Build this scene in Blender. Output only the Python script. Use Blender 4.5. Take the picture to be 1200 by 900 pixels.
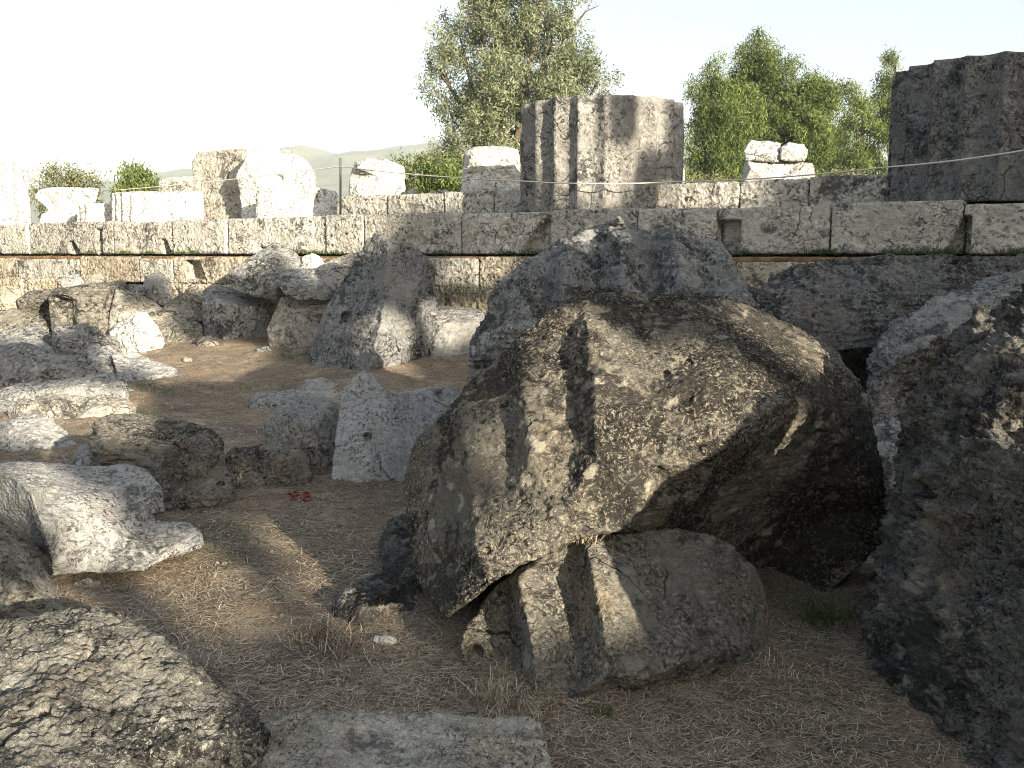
import bpy, bmesh, math, random
import numpy as np
from mathutils import Vector, Matrix, geometry
R_ = math.radians
random.seed(7)
RNG = np.random.default_rng(11)
scene = bpy.context.scene
for o in list(bpy.data.objects):
    bpy.data.objects.remove(o)

# ------------------------------------------------------------------ camera
EYE = 1.6
F = 1178.0                      # focal length in photo pixels (1200 wide)
PITCH = math.atan(152 / F)
cam_d = bpy.data.cameras.new("camera")
cam_d.sensor_width = 36.0
cam_d.lens = 36.0 * F / 1200
cam_d.clip_start = 0.05
cam_d.clip_end = 20000
cam = bpy.data.objects.new("camera", cam_d)
cam.location = (0, 0, EYE)
cam.rotation_euler = (math.pi / 2 - PITCH, 0, 0)
scene.collection.objects.link(cam)
scene.camera = cam

# ------------------------------------------------------------------ light
SUN_AZ, SUN_EL = 34.0, 13.5     # degrees to the right of straight behind, height
S_DIR = Vector((math.sin(R_(SUN_AZ)) * math.cos(R_(SUN_EL)), -math.cos(R_(SUN_AZ)) * math.cos(R_(SUN_EL)), math.sin(R_(SUN_EL))))
world = bpy.data.worlds.new("World")
scene.world = world
world.use_nodes = True
wn = world.node_tree
bg = wn.nodes["Background"]
sky = wn.nodes.new("ShaderNodeTexSky")
sky.sky_type = 'NISHITA'
sky.sun_disc = False
sky.sun_elevation = R_(SUN_EL)
sky.sun_rotation = R_(180 - SUN_AZ)
sky.dust_density = 3.0
hs = wn.nodes.new("ShaderNodeHueSaturation")
hs.inputs["Saturation"].default_value = 0.68
wn.links.new(sky.outputs[0], hs.inputs["Color"])
wn.links.new(hs.outputs[0], bg.inputs[0])
bg.inputs[1].default_value = 0.07
sun_d = bpy.data.lights.new("sun", 'SUN')
sun_d.energy = 5.0
sun_d.angle = R_(0.5)
sun_d.color = (1.0, 0.88, 0.69)
sun = bpy.data.objects.new("sun", sun_d)
sun.rotation_euler = S_DIR.to_track_quat('Z', 'Y').to_euler()
sun.location = (6, -8, 12)
scene.collection.objects.link(sun)
vs = scene.view_settings
vs.view_transform = 'Standard'
vs.look = 'None'
vs.exposure = 2.0
vs.gamma = 1.0
vs.use_curve_mapping = False
scene.cycles.max_bounces = 5
scene.cycles.diffuse_bounces = 2
scene.cycles.transmission_bounces = 3
scene.cycles.transparent_max_bounces = 6
scene.cycles.volume_bounces = 0
scene.cycles.filter_width = 1.0
scene.cycles.use_denoising = True
scene.cycles.denoising_prefilter = 'NONE'

# ------------------------------------------------------------------ pixel helpers
CP, SP = math.cos(PITCH), math.sin(PITCH)

def ray(px, py):
    x = (px - 600) / F
    y = (450 - py) / F
    return np.array((x, CP + y * SP, -SP + y * CP))

def P(px, py, Y):
    """world point seen at photo pixel (px, py) at the distance Y along the ground"""
    r = ray(px, py)
    t = Y / r[1]
    return np.array((r[0] * t, Y, EYE + r[2] * t))

def on_ground(px, py, z=0.0):
    r = ray(px, py)
    t = (z - EYE) / r[2]
    return np.array((r[0] * t, r[1] * t, z))

# ------------------------------------------------------------------ numpy noise
_prm = np.random.default_rng(3).permutation(256)
PERM = np.concatenate([_prm, _prm, _prm]).astype(np.int64)
_g = np.random.default_rng(5).normal(size=(256, 3))
GRAD = _g / np.linalg.norm(_g, axis=1, keepdims=True)
JIT = np.random.default_rng(9).random((256, 3))

def perlin(p):
    pi = np.floor(p).astype(np.int64)
    f = p - pi
    u = f * f * f * (f * (f * 6 - 15) + 10)
    pi &= 255
    out = 0
    for dx in (0, 1):
        wx = u[:, 0] if dx else 1 - u[:, 0]
        for dy in (0, 1):
            wy = u[:, 1] if dy else 1 - u[:, 1]
            for dz in (0, 1):
                wz = u[:, 2] if dz else 1 - u[:, 2]
                h = PERM[PERM[PERM[pi[:, 0] + dx] + pi[:, 1] + dy] + pi[:, 2] + dz]
                g = GRAD[h]
                d = g[:, 0] * (f[:, 0] - dx) + g[:, 1] * (f[:, 1] - dy) + g[:, 2] * (f[:, 2] - dz)
                out = out + wx * wy * wz * d
    return out

def fbm(p, octaves=4, gain=0.5, ridged=False):
    a, s, out = 1.0, 1.0, 0
    for i in range(octaves):
        n = perlin(p * s + 17.3 * i)
        if ridged:
            n = 0.5 - 2 * np.abs(n)
        out = out + a * n
        a *= gain
        s *= 2.03
    return out

def worley(p):
    pi = np.floor(p).astype(np.int64)
    f = p - pi
    best = np.full(len(p), 9.0)
    for dx in (-1, 0, 1):
        for dy in (-1, 0, 1):
            for dz in (-1, 0, 1):
                c = (pi + (dx, dy, dz)) & 255
                h = PERM[PERM[PERM[c[:, 0]] + c[:, 1]] + c[:, 2]]
                d = JIT[h] + (dx, dy, dz) - f
                best = np.minimum(best, (d * d).sum(1))
    return np.sqrt(best)

def sstep(a, b, x):
    t = np.clip((x - a) / (b - a), 0, 1)
    return t * t * (3 - 2 * t)

# ------------------------------------------------------------------ materials
def nodes_of(name):
    m = bpy.data.materials.new(name)
    m.use_nodes = True
    nt = m.node_tree
    return m, nt, nt.nodes, nt.links, nt.nodes["Principled BSDF"]

def mixc(nt, fac, a, b, mode='MIX'):
    n = nt.nodes.new("ShaderNodeMix")
    n.data_type = 'RGBA'
    n.blend_type = mode
    for idx, v in ((0, fac), (6, a), (7, b)):
        if hasattr(v, "is_linked"):
            nt.links.new(v, n.inputs[idx])
        elif idx == 0:
            n.inputs[0].default_value = v
        else:
            n.inputs[idx].default_value = (*v, 1)
    return n.outputs[2]

def rampf(nt, src, lo, hi):
    n = nt.nodes.new("ShaderNodeMapRange")
    n.interpolation_type = 'SMOOTHSTEP'
    n.inputs[1].default_value = lo
    n.inputs[2].default_value = hi
    nt.links.new(src, n.inputs[0])
    return n.outputs[0]

def mathn(nt, op, a, b):
    n = nt.nodes.new("ShaderNodeMath")
    n.operation = op
    for i, v in enumerate((a, b)):
        if hasattr(v, "is_linked"):
            nt.links.new(v, n.inputs[i])
        else:
            n.inputs[i].default_value = v
    return n.outputs[0]

def noise_n(nt, vec, scale, detail=4, rough=0.6):
    n = nt.nodes.new("ShaderNodeTexNoise")
    n.inputs["Scale"].default_value = scale
    n.inputs["Detail"].default_value = detail
    n.inputs["Roughness"].default_value = rough
    nt.links.new(vec, n.inputs["Vector"])
    return n.outputs["Fac"]

def obj_vec(nt):
    tc = nt.nodes.new("ShaderNodeTexCoord")
    oi = nt.nodes.new("ShaderNodeObjectInfo")
    sc = nt.nodes.new("ShaderNodeVectorMath")
    sc.operation = 'SCALE'
    sc.inputs[0].default_value = (31.0, 57.0, 43.0)
    nt.links.new(oi.outputs["Random"], sc.inputs["Scale"])
    ad = nt.nodes.new("ShaderNodeVectorMath")
    ad.operation = 'ADD'
    nt.links.new(tc.outputs["Object"], ad.inputs[0])
    nt.links.new(sc.outputs[0], ad.inputs[1])
    return ad.outputs[0]

def stone(name, light, mid, dark, lichen=0.5, grain=1.0, ochre=0.25, speck=0.5, bump=0.9, pits=0.6, ochre_c=(0.40, 0.29, 0.15), turn=0.0, blotch=0.9):
    """weathered shelly limestone: light and ochre stone, grey-black lichen, pale specks, pores.
    grain scales the fine grain (larger = finer)"""
    m, nt, N, L, b = nodes_of(name)
    v0 = obj_vec(nt)
    # slight warp so that no pattern stays round or regular
    wn_ = N.new("ShaderNodeTexNoise")
    wn_.inputs["Scale"].default_value = 16 * grain
    wn_.inputs["Detail"].default_value = 3
    L.new(v0, wn_.inputs["Vector"])
    wc = N.new("ShaderNodeVectorMath"); wc.operation = 'SUBTRACT'
    wc.inputs[1].default_value = (.5, .5, .5)
    L.new(wn_.outputs["Color"], wc.inputs[0])
    ws = N.new("ShaderNodeVectorMath"); ws.operation = 'SCALE'
    ws.inputs["Scale"].default_value = 0.07 / grain
    L.new(wc.outputs[0], ws.inputs[0])
    va = N.new("ShaderNodeVectorMath"); va.operation = 'ADD'
    L.new(v0, va.inputs[0]); L.new(ws.outputs[0], va.inputs[1])
    v = va.outputs[0]
    # bedding direction of the shell limestone
    mp = N.new("ShaderNodeMapping")
    mp.inputs["Rotation"].default_value = (0.5 + turn, 0.35 - turn, 0.2)
    mp.inputs["Scale"].default_value = (1.0, 0.85, 1.8)
    L.new(v, mp.inputs["Vector"])
    vb = mp.outputs[0]
    big = noise_n(nt, v0, 1.7, 5, 0.6)
    med = noise_n(nt, v, 8, 8, 0.72)
    bed = noise_n(nt, vb, 11 * grain ** .5, 8, 0.74)
    fine = noise_n(nt, vb, 34 * grain, 6, 0.7)
    tiny = noise_n(nt, v, 80 * grain, 4, 0.7)
    col = mixc(nt, rampf(nt, big, 0.38, 0.62), mid, light)
    oc = mathn(nt, 'MULTIPLY', rampf(nt, noise_n(nt, v, 3.1, 6, 0.65), 0.5, 0.66), ochre * 2)
    col = mixc(nt, oc, col, ochre_c)
    lm = mathn(nt, 'ADD', mathn(nt, 'MULTIPLY', mathn(nt, 'ADD', med, bed), 0.5), mathn(nt, 'MULTIPLY', mathn(nt, 'SUBTRACT', fine, 0.5), 0.4))
    lm = mathn(nt, 'ADD', lm, mathn(nt, 'MULTIPLY', mathn(nt, 'SUBTRACT', big, 0.5), blotch))
    thr = 0.74 - 0.42 * lichen
    lf = rampf(nt, lm, thr - 0.06, thr + 0.09)
    col = mixc(nt, mathn(nt, 'MULTIPLY', lf, 0.9), col, dark)
    rgh = rampf(nt, noise_n(nt, v0, 2.1, 4, 0.6), 0.38, 0.6)      # rough, speckled areas against smoother broken ones
    rgh = mathn(nt, 'ADD', mathn(nt, 'MULTIPLY', rgh, 0.75), 0.25)
    spn = mathn(nt, 'MULTIPLY', rampf(nt, tiny, 0.55, 0.595), rgh)
    col = mixc(nt, mathn(nt, 'MULTIPLY', spn, speck), col, (min(1, light[0] * 1.5), min(1, light[1] * 1.5), min(1, light[2] * 1.47)))
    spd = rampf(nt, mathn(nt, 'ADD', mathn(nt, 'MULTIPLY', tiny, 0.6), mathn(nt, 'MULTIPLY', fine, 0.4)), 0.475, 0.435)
    col = mixc(nt, mathn(nt, 'MULTIPLY', mathn(nt, 'MULTIPLY', spd, rgh), 0.85), col, (dark[0] * 0.35, dark[1] * 0.35, dark[2] * 0.35))  # dark pits: lichen and dirt, plus pit shade put into the colour
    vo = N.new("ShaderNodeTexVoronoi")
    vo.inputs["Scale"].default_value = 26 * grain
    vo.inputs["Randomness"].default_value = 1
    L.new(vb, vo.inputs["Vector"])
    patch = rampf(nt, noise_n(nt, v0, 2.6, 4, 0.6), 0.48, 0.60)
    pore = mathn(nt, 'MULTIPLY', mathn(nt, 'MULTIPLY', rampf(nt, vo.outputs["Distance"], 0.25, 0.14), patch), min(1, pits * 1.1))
    col = mixc(nt, mathn(nt, 'MULTIPLY', pore, 0.85), col, (dark[0] * 0.4, dark[1] * 0.38, dark[2] * 0.35))  # pores coloured dark for lichen and for the shade inside them
    # pale crustose lichen blotches
    v2 = N.new("ShaderNodeTexVoronoi")
    v2.inputs["Scale"].default_value = 5.5
    L.new(v, v2.inputs["Vector"])
    wob = mathn(nt, 'ADD', v2.outputs["Distance"], mathn(nt, 'MULTIPLY', mathn(nt, 'SUBTRACT', fine, 0.5), 0.3))
    bl = mathn(nt, 'MULTIPLY', rampf(nt, wob, 0.22, 0.14), rampf(nt, noise_n(nt, v0, 1.1, 2, 0.5), 0.47, 0.56))
    col = mixc(nt, mathn(nt, 'MULTIPLY', bl, 0.65), col, (min(1, light[0] * 1.2), min(1, light[1] * 1.22), min(1, light[2] * 1.22)))
    # cracks
    w2 = N.new("ShaderNodeVectorMath"); w2.operation = 'SCALE'
    w2.inputs["Scale"].default_value = 0.35
    wb = N.new("ShaderNodeTexNoise"); wb.inputs["Scale"].default_value = 2.5; wb.inputs["Detail"].default_value = 6
    L.new(v0, wb.inputs["Vector"]); L.new(wb.outputs["Color"], w2.inputs[0])
    va2 = N.new("ShaderNodeVectorMath"); va2.operation = 'ADD'
    L.new(v0, va2.inputs[0]); L.new(w2.outputs[0], va2.inputs[1])
    v3 = N.new("ShaderNodeTexVoronoi"); v3.feature = 'DISTANCE_TO_EDGE'; v3.inputs["Scale"].default_value = 1.7
    L.new(va2.outputs[0], v3.inputs["Vector"])
    crk = mathn(nt, 'MULTIPLY', rampf(nt, v3.outputs["Distance"], 0.010 / grain ** .5, 0.002), rampf(nt, noise_n(nt, v0, 1.9, 2, 0.5), 0.55, 0.63))
    col = mixc(nt, mathn(nt, 'MULTIPLY', crk, 0.7), col, (dark[0] * 0.3, dark[1] * 0.3, dark[2] * 0.28))
    # every block has its own tone
    oi2 = N.new("ShaderNodeObjectInfo")
    tone = N.new("ShaderNodeMapRange")
    tone.inputs[3].default_value = 0.80
    tone.inputs[4].default_value = 1.12
    L.new(oi2.outputs["Random"], tone.inputs[0])
    hv = N.new("ShaderNodeHueSaturation")
    L.new(tone.outputs[0], hv.inputs["Value"])
    L.new(col, hv.inputs["Color"])
    col = hv.outputs[0]
    L.new(col, b.inputs["Base Color"])
    b.inputs["Roughness"].default_value = 0.95
    b.inputs["Specular IOR Level"].default_value = 0.15
    h = mathn(nt, 'ADD', mathn(nt, 'MULTIPLY', mathn(nt, 'MULTIPLY', fine, 1.0), rgh), mathn(nt, 'MULTIPLY', mathn(nt, 'MULTIPLY', tiny, 0.5), rgh))
    h = mathn(nt, 'SUBTRACT', h, mathn(nt, 'MULTIPLY', crk, 0.5))
    h = mathn(nt, 'ADD', h, mathn(nt, 'MULTIPLY', bed, 0.8))
    h = mathn(nt, 'SUBTRACT', h, mathn(nt, 'MULTIPLY', pore, 0.5))
    bp = N.new("ShaderNodeBump")
    bp.inputs["Strength"].default_value = bump
    bp.inputs["Distance"].default_value = 0.035 / grain
    L.new(h, bp.inputs["Height"])
    L.new(bp.outputs[0], b.inputs["Normal"])
    return m

class Style:
    """one kind of stone; the grain of its material follows how coarse the weathering reads at that block"""
    def __init__(self, name, *a, **k):
        self.name, self.a, self.k, self.made = name, a, k, {}
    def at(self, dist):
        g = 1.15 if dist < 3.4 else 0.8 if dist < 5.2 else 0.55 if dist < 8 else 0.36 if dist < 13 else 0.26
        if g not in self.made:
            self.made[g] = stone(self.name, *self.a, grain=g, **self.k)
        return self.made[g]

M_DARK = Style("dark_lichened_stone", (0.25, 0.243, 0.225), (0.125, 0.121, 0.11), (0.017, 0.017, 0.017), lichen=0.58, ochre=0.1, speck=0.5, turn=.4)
M_BOULDER = Style("boulder_stone", (0.42, 0.378, 0.30), (0.155, 0.145, 0.122), (0.013, 0.013, 0.014), lichen=0.68, blotch=1.2, ochre=0.1, speck=0.5)
M_LOWER = Style("lower_fragment_stone", (0.24, 0.225, 0.19), (0.14, 0.132, 0.112), (0.03, 0.03, 0.029), lichen=0.5, ochre=0.12, speck=0.8, turn=.2)
M_GREY = Style("grey_limestone", (0.44, 0.44, 0.425), (0.30, 0.30, 0.288), (0.06, 0.062, 0.063), lichen=0.44, ochre=0.05, speck=0.6, pits=.5, turn=.9)
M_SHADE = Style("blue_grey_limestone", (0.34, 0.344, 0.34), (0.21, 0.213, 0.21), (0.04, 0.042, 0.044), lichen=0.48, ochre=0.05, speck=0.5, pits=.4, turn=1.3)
M_SMOOTH = Style("smooth_pale_stone", (0.40, 0.398, 0.385), (0.30, 0.298, 0.287), (0.11, 0.11, 0.11), lichen=0.32, ochre=0.06, speck=0.45, bump=0.7, pits=0.25, turn=.6)
M_CRUMB = Style("crumbling_limestone", (0.36, 0.348, 0.31), (0.20, 0.194, 0.172), (0.035, 0.035, 0.034), lichen=0.58, ochre=0.1, pits=0.9, bump=1.0, speck=0.7, turn=2.0)
M_ASH = Style("ash_grey_limestone", (0.45, 0.456, 0.456), (0.34, 0.346, 0.346), (0.12, 0.123, 0.125), lichen=0.33, ochre=0.03, speck=0.4, bump=0.7, pits=0.3, turn=.7)
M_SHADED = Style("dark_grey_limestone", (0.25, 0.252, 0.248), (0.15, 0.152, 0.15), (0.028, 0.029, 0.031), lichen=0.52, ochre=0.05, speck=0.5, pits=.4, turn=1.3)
M_PALE = Style("pale_limestone", (0.52, 0.49, 0.43), (0.38, 0.355, 0.30), (0.10, 0.095, 0.085), lichen=0.4, ochre=0.14, pits=.5, turn=.3)
M_PITTED = Style("pitted_limestone", (0.38, 0.36, 0.31), (0.24, 0.226, 0.192), (0.04, 0.039, 0.036), lichen=0.48, ochre=0.12, pits=0.9, bump=1.0, speck=0.7, turn=1.1)
M_WALL = Style("step_block_stone", (0.64, 0.615, 0.555), (0.46, 0.44, 0.39), (0.08, 0.078, 0.073), lichen=0.40, ochre=0.08, bump=0.8, pits=0.6, turn=1.6)
M_OCHRE = Style("ochre_step_stone", (0.64, 0.59, 0.49), (0.47, 0.41, 0.31), (0.09, 0.078, 0.06), lichen=0.38, ochre=0.16, bump=0.9, pits=0.7, ochre_c=(0.52, 0.39, 0.22), turn=1.2)
M_DRUM = Style("column_stone", (0.38, 0.372, 0.348), (0.25, 0.244, 0.226), (0.06, 0.06, 0.06), lichen=0.40, ochre=0.05, bump=0.7, pits=0.35, turn=1.5)
M_WHITE = Style("bleached_stone", (0.72, 0.71, 0.67), (0.63, 0.61, 0.56), (0.22, 0.205, 0.18), lichen=0.2, ochre=0.06, speck=0.2, bump=0.8, pits=.6)

def simple(name, c, rough=0.9, var=0.0, scale=5.0):
    m, nt, N, L, b = nodes_of(name)
    if var:
        n = noise_n(nt, obj_vec(nt), scale, 5, 0.6)
        L.new(mixc(nt, rampf(nt, n, 0.3, 0.7), tuple(x * (1 - var) for x in c), tuple(min(1, x * (1 + var)) for x in c)), b.inputs["Base Color"])
    else:
        b.inputs["Base Color"].default_value = (*c, 1)
    b.inputs["Roughness"].default_value = rough
    b.inputs["Specular IOR Level"].default_value = 0.2
    return m

def leafmat(name, c1, c2, trans=0.35):
    m, nt, N, L, b = nodes_of(name)
    at = N.new("ShaderNodeAttribute")
    at.attribute_name = "tint"
    col = mixc(nt, at.outputs["Fac"], c1, c2)
    L.new(col, b.inputs["Base Color"])
    b.inputs["Roughness"].default_value = 0.7
    b.inputs["Specular IOR Level"].default_value = 0.25
    tr = N.new("ShaderNodeBsdfTranslucent")
    L.new(col, tr.inputs["Color"])
    mx = N.new("ShaderNodeMixShader")
    mx.inputs[0].default_value = trans
    L.new(b.outputs[0], mx.inputs[1])
    L.new(tr.outputs[0], mx.inputs[2])
    L.new(mx.outputs[0], N["Material Output"].inputs["Surface"])
    return m

M_OLIVE = leafmat("olive_leaves", (0.055, 0.072, 0.034), (0.30, 0.33, 0.205), 0.3)
M_PINE = leafmat("pine_needles", (0.02, 0.042, 0.012), (0.17, 0.215, 0.06), 0.22)
M_BUSH = leafmat("bush_leaves", (0.045, 0.07, 0.018), (0.20, 0.245, 0.075), 0.25)
M_SCRUB = leafmat("scrub_leaves", (0.07, 0.085, 0.035), (0.24, 0.24, 0.13), 0.25)
M_GRASS = leafmat("green_grass_blades", (0.05, 0.09, 0.02), (0.10, 0.16, 0.04))
M_STRAW = leafmat("dry_straw", (0.15, 0.115, 0.078), (0.72, 0.63, 0.48), 0.1)
M_BARK = simple("bark", (0.10, 0.08, 0.06), 0.95, 0.35, 6)
M_METAL = simple("grey_metal_post", (0.12, 0.12, 0.12), 0.6)
M_ROPE = simple("pale_rope", (0.55, 0.52, 0.46), 0.9)
M_RED = simple("red_dry_leaves", (0.26, 0.045, 0.03), 0.8, 0.3, 30)
M_REDSTONE = simple("reddish_stone", (0.26, 0.11, 0.085), 0.9, 0.3, 25)

# ------------------------------------------------------------------ object helpers
def link(o, parent=None):
    scene.collection.objects.link(o)
    if parent is not None:
        o.parent = parent
    return o

def tag(o, label=None, cat=None, group=None, kind=None):
    for k, v in (("label", label), ("category", cat), ("group", group), ("kind", kind)):
        if v:
            o[k] = v
    return o

def np_mesh(name, co, faces_flat, per, smooth=True):
    me = bpy.data.meshes.new(name)
    co = np.asarray(co, np.float32)
    nf = len(faces_flat) // per
    me.vertices.add(len(co))
    me.vertices.foreach_set("co", co.ravel())
    me.loops.add(nf * per)
    me.loops.foreach_set("vertex_index", np.asarray(faces_flat, np.int32).ravel())
    me.polygons.add(nf)
    me.polygons.foreach_set("loop_start", np.arange(0, nf * per, per, dtype=np.int32))
    me.polygons.foreach_set("loop_total", np.full(nf, per, np.int32))
    me.update(calc_edges=True)
    me.validate()
    if smooth:
        me.polygons.foreach_set("use_smooth", np.ones(len(me.polygons), bool))
    return me

def empty(name, loc):
    o = bpy.data.objects.new(name, None)
    o.location = loc
    o.empty_display_size = 0.2
    return link(o)

def put(name, me, mat, origin, parent=None):
    """mesh in world coordinates -> object with its origin at `origin`"""
    me.name = name
    me.transform(Matrix.Translation(-Vector(origin)))
    if not me.materials:
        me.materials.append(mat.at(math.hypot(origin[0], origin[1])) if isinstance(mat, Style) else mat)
    o = bpy.data.objects.new(name, me)
    if parent is None:
        o.location = origin
    else:
        o.location = Vector(origin) - parent.location
    return link(o, parent)

def remesh(me, vox):
    me.materials.clear()
    o = bpy.data.objects.new("tmp", me)
    scene.collection.objects.link(o)
    md = o.modifiers.new("r", 'REMESH')
    md.mode = 'VOXEL'
    md.voxel_size = vox
    dg = bpy.context.evaluated_depsgraph_get()
    dg.update()
    new = bpy.data.meshes.new_from_object(o.evaluated_get(dg))
    bpy.data.objects.remove(o)
    bpy.data.meshes.remove(me)
    return new

def smooth_np(me, it, fac=0.5):
    n = len(me.vertices)
    co = np.empty(n * 3)
    me.vertices.foreach_get("co", co)
    co = co.reshape(n, 3)
    e = np.empty(len(me.edges) * 2, np.int32)
    me.edges.foreach_get("vertices", e)
    e = e.reshape(-1, 2)
    deg = np.bincount(e.ravel(), minlength=n)[:, None] + 1e-9
    for _ in range(it):
        s = np.stack([np.bincount(e[:, 0], co[e[:, 1], k], n) + np.bincount(e[:, 1], co[e[:, 0], k], n) for k in range(3)], 1)
        co = co * (1 - fac) + fac * s / deg
    me.vertices.foreach_set("co", co.ravel())
    me.update()
    return co

def normals(me):
    n = np.empty(len(me.vertices) * 3, np.float32)
    me.vertex_normals.foreach_get("vector", n)
    return n.reshape(-1, 3).astype(float)

def erode(me, vox, size, rough=1.0, smooth=3, pit=1.0, seed=0, pits=(), chip=1.0, layer=0.0, rugged=0.3):
    """turn a clean solid into broken, weathered stone"""
    co = smooth_np(me, smooth)
    nr = normals(me)
    q = co + seed * 3.71
    amp = 0.026 * size * rough
    d = amp * fbm(q / (0.42 * size), 3)
    d += 0.4 * amp * chip * fbm(q / (0.13 * size), 4, 0.6, ridged=True)
    # straight chipped planes: flats where the stone broke
    wp = q + 0.25 * size * np.stack([perlin(q / (0.5 * size) + k * 9.1) for k in range(3)], 1)
    d -= 0.9 * amp * chip * sstep(0.15, 0.5, perlin(wp / (0.22 * size)))
    s = min(max(vox * 4.5, 0.018), 0.05)
    d += 0.32 * s * max(rough, .8) * (0.35 + 0.9 * sstep(-.2, .2, perlin(q / (0.15 + 0.2 * size) + 71.3)))[...] * fbm(q * (1, .8, 1.9) / s, 3, 0.7)
    wq = q + 0.8 * s * np.stack([perlin(q / (1.6 * s) + k * 5.3) for k in range(3)], 1)
    mask = sstep(0.0, 0.3, perlin(q / (0.16 + 0.25 * size)))
    w = worley(wq * (1, .9, 1.5) / (s * 2.3))
    d -= 0.75 * s * pit * mask * sstep(0.38, 0.10, w)
    w = worley(wq * (1, .9, 1.7) / (s * 0.95) + 9.1)
    m2 = sstep(-0.15, 0.25, perlin(q / (0.12 + 0.2 * size) + 31.7))
    d -= 0.28 * s * pit * (0.15 + 0.85 * m2) * sstep(0.45, 0.15, w)
    d += rugged * s * max(rough, .6) * fbm(q * (1, .9, 1.4) / (3.6 * s) + 4.4, 3, 0.6, ridged=True)
    if layer:
        qq = q * np.array((1.2, 1.2, 9.0)) / (0.5 * size)
        d += layer * size * 0.018 * fbm(qq, 3, 0.6, ridged=True)
    d = d - 0.9 * d.mean()
    co = co + nr * d[:, None]
    for (px, py, Y, rad, dep) in pits:
        c = P(px, py, Y)
        r = ray(px, py)
        r = r / np.linalg.norm(r)
        v = co - c
        along = v @ r
        dist = np.linalg.norm(v - along[:, None] * r, axis=1)
        k = sstep(rad * 1.15, rad * 0.75, dist) * (np.abs(along) < 0.5)
        co = co + (k * dep)[:, None] * r
    me.vertices.foreach_set("co", co.ravel())
    me.update()
    me.polygons.foreach_set("use_smooth", np.ones(len(me.polygons), bool))

SEED = [0]

def relief(name, label, Y, outline, inner, thick, mat, cat="stone block", group=None, vox=None, rough=0.5, smooth=1, pit=1.0,
           pits=(), parent=None, shrink=0.72, absY=False, chip=1.0, layer=0.0, rugged=0.3):
    """a stone from its visible faces: outline and crease points (pixel x, pixel y, distance offset) joined
    to a back side `thick` metres further away"""
    pts = list(outline) + list(inner)
    base = 0 if absY else Y
    W = [P(x, y, base + d) for x, y, d in pts]
    n = len(outline)
    v2 = [Vector((p[0], -p[1])) for p in pts]
    ov, oe, of, orig, _, _ = geometry.delaunay_2d_cdt(v2, [], [list(range(n))], 1, 1e-4)
    verts, used = [], {}
    for i, og in enumerate(orig):
        if og:
            verts.append(W[og[0]])
            used[og[0]] = i
        else:   # crossing point: use nearest
            k = min(range(len(v2)), key=lambda j: (v2[j] - ov[i]).length)
            verts.append(W[k])
    faces = [list(f) for f in of]
    cen = np.mean([W[i] for i in range(n)], axis=0)
    eye = np.array((0, 0, EYE))
    rings = [[used[i] for i in range(n)]]
    for t, sh in ((0.45, 0.97), (1.0, shrink)):
        ring = []
        for i in range(n):
            w = W[i]
            r = (w - eye) / w[1]
            q = w + r * thick * t
            c = cen + (cen - eye) / cen[1] * thick * t
            q = c + (q - c) * sh
            if t == 1.0:                                   # level the back a little
                q = q + (c - q) * np.array((0, 0.6, 0))
            verts.append(q)
            ring.append(len(verts) - 1)
        rings.append(ring)
    for a, b in zip(rings, rings[1:]):
        for i in range(n):
            j = (i + 1) % n
            faces.append([a[i], a[j], b[j]])
            faces.append([a[i], b[j], b[i]])
    verts.append(np.mean([verts[i] for i in rings[-1]], axis=0))
    k = len(verts) - 1
    for i in range(n):
        faces.append([rings[-1][i], rings[-1][(i + 1) % n], k])
    me = bpy.data.meshes.new(name)
    me.from_pydata([tuple(v) for v in verts], [], faces)
    bm = bmesh.new()
    bm.from_mesh(me)
    bmesh.ops.recalc_face_normals(bm, faces=bm.faces)
    bm.to_mesh(me)
    bm.free()
    Ya = np.mean([w[1] for w in W])
    vox = vox or max(0.0055, Ya / F * 1.45)
    me = remesh(me, vox)
    SEED[0] += 1
    ext = np.ptp(np.array(W), axis=0)
    size = float(np.clip(np.sqrt(max(ext[0], 0.05) * max(ext[2], 0.05)), 0.15, 1.4))
    erode(me, vox, size, rough, smooth, pit, SEED[0], pits, chip, layer, rugged)
    co = np.empty(len(me.vertices) * 3, np.float32)
    me.vertices.foreach_get("co", co)
    co = co.reshape(-1, 3)
    org = (float(co[:, 0].mean()), float(co[:, 1].mean()), float(co[:, 2].min()))
    o = put(name, me, mat, org, parent)
    if parent is None:
        tag(o, label, cat, group)
    return o

def box_mesh(c, ax, ay, sx, sy, z0, z1):
    """box: centre c (x, y), unit axes ax, ay, half sizes, heights"""
    ax, ay = np.array((*ax, 0)), np.array((*ay, 0))
    vs_ = []
    for z in (z0, z1):
        for a, b in ((-1, -1), (1, -1), (1, 1), (-1, 1)):
            vs_.append(np.array((c[0], c[1], z)) + ax * sx * a + ay * sy * b)
    me = bpy.data.meshes.new("box")
    me.from_pydata([tuple(v) for v in vs_], [], [(0, 3, 2, 1), (4, 5, 6, 7), (0, 1, 5, 4), (1, 2, 6, 5), (2, 3, 7, 6), (3, 0, 4, 7)])
    return me

# ------------------------------------------------------------------ ground
def ground_h(x, y):
    p = np.stack([x, y, np.zeros_like(x)], 1)
    near = np.exp(-((y - 6) / 30.0) ** 2)
    dw = (13.68 - 0.62 * x - y) / math.hypot(1, 0.62)
    rise = 0.34 * sstep(4.6, 0.8, dw) * sstep(1.5, -1.0, x) * sstep(30, 20, y)
    return rise + near * (0.05 * fbm(p / 2.2, 3) + 0.018 * fbm(p / 0.35, 3) - 0.01)

BANK = [None]
def bank_h(x, y):
    """soil gathered against the feet of the stones"""
    if BANK[0] is None:
        return np.zeros_like(x)
    return np.array([0.03 * math.exp(-(BANK[0].find((a, c, 0))[2] / 0.09) ** 2) for a, c in zip(x, y)])

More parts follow.
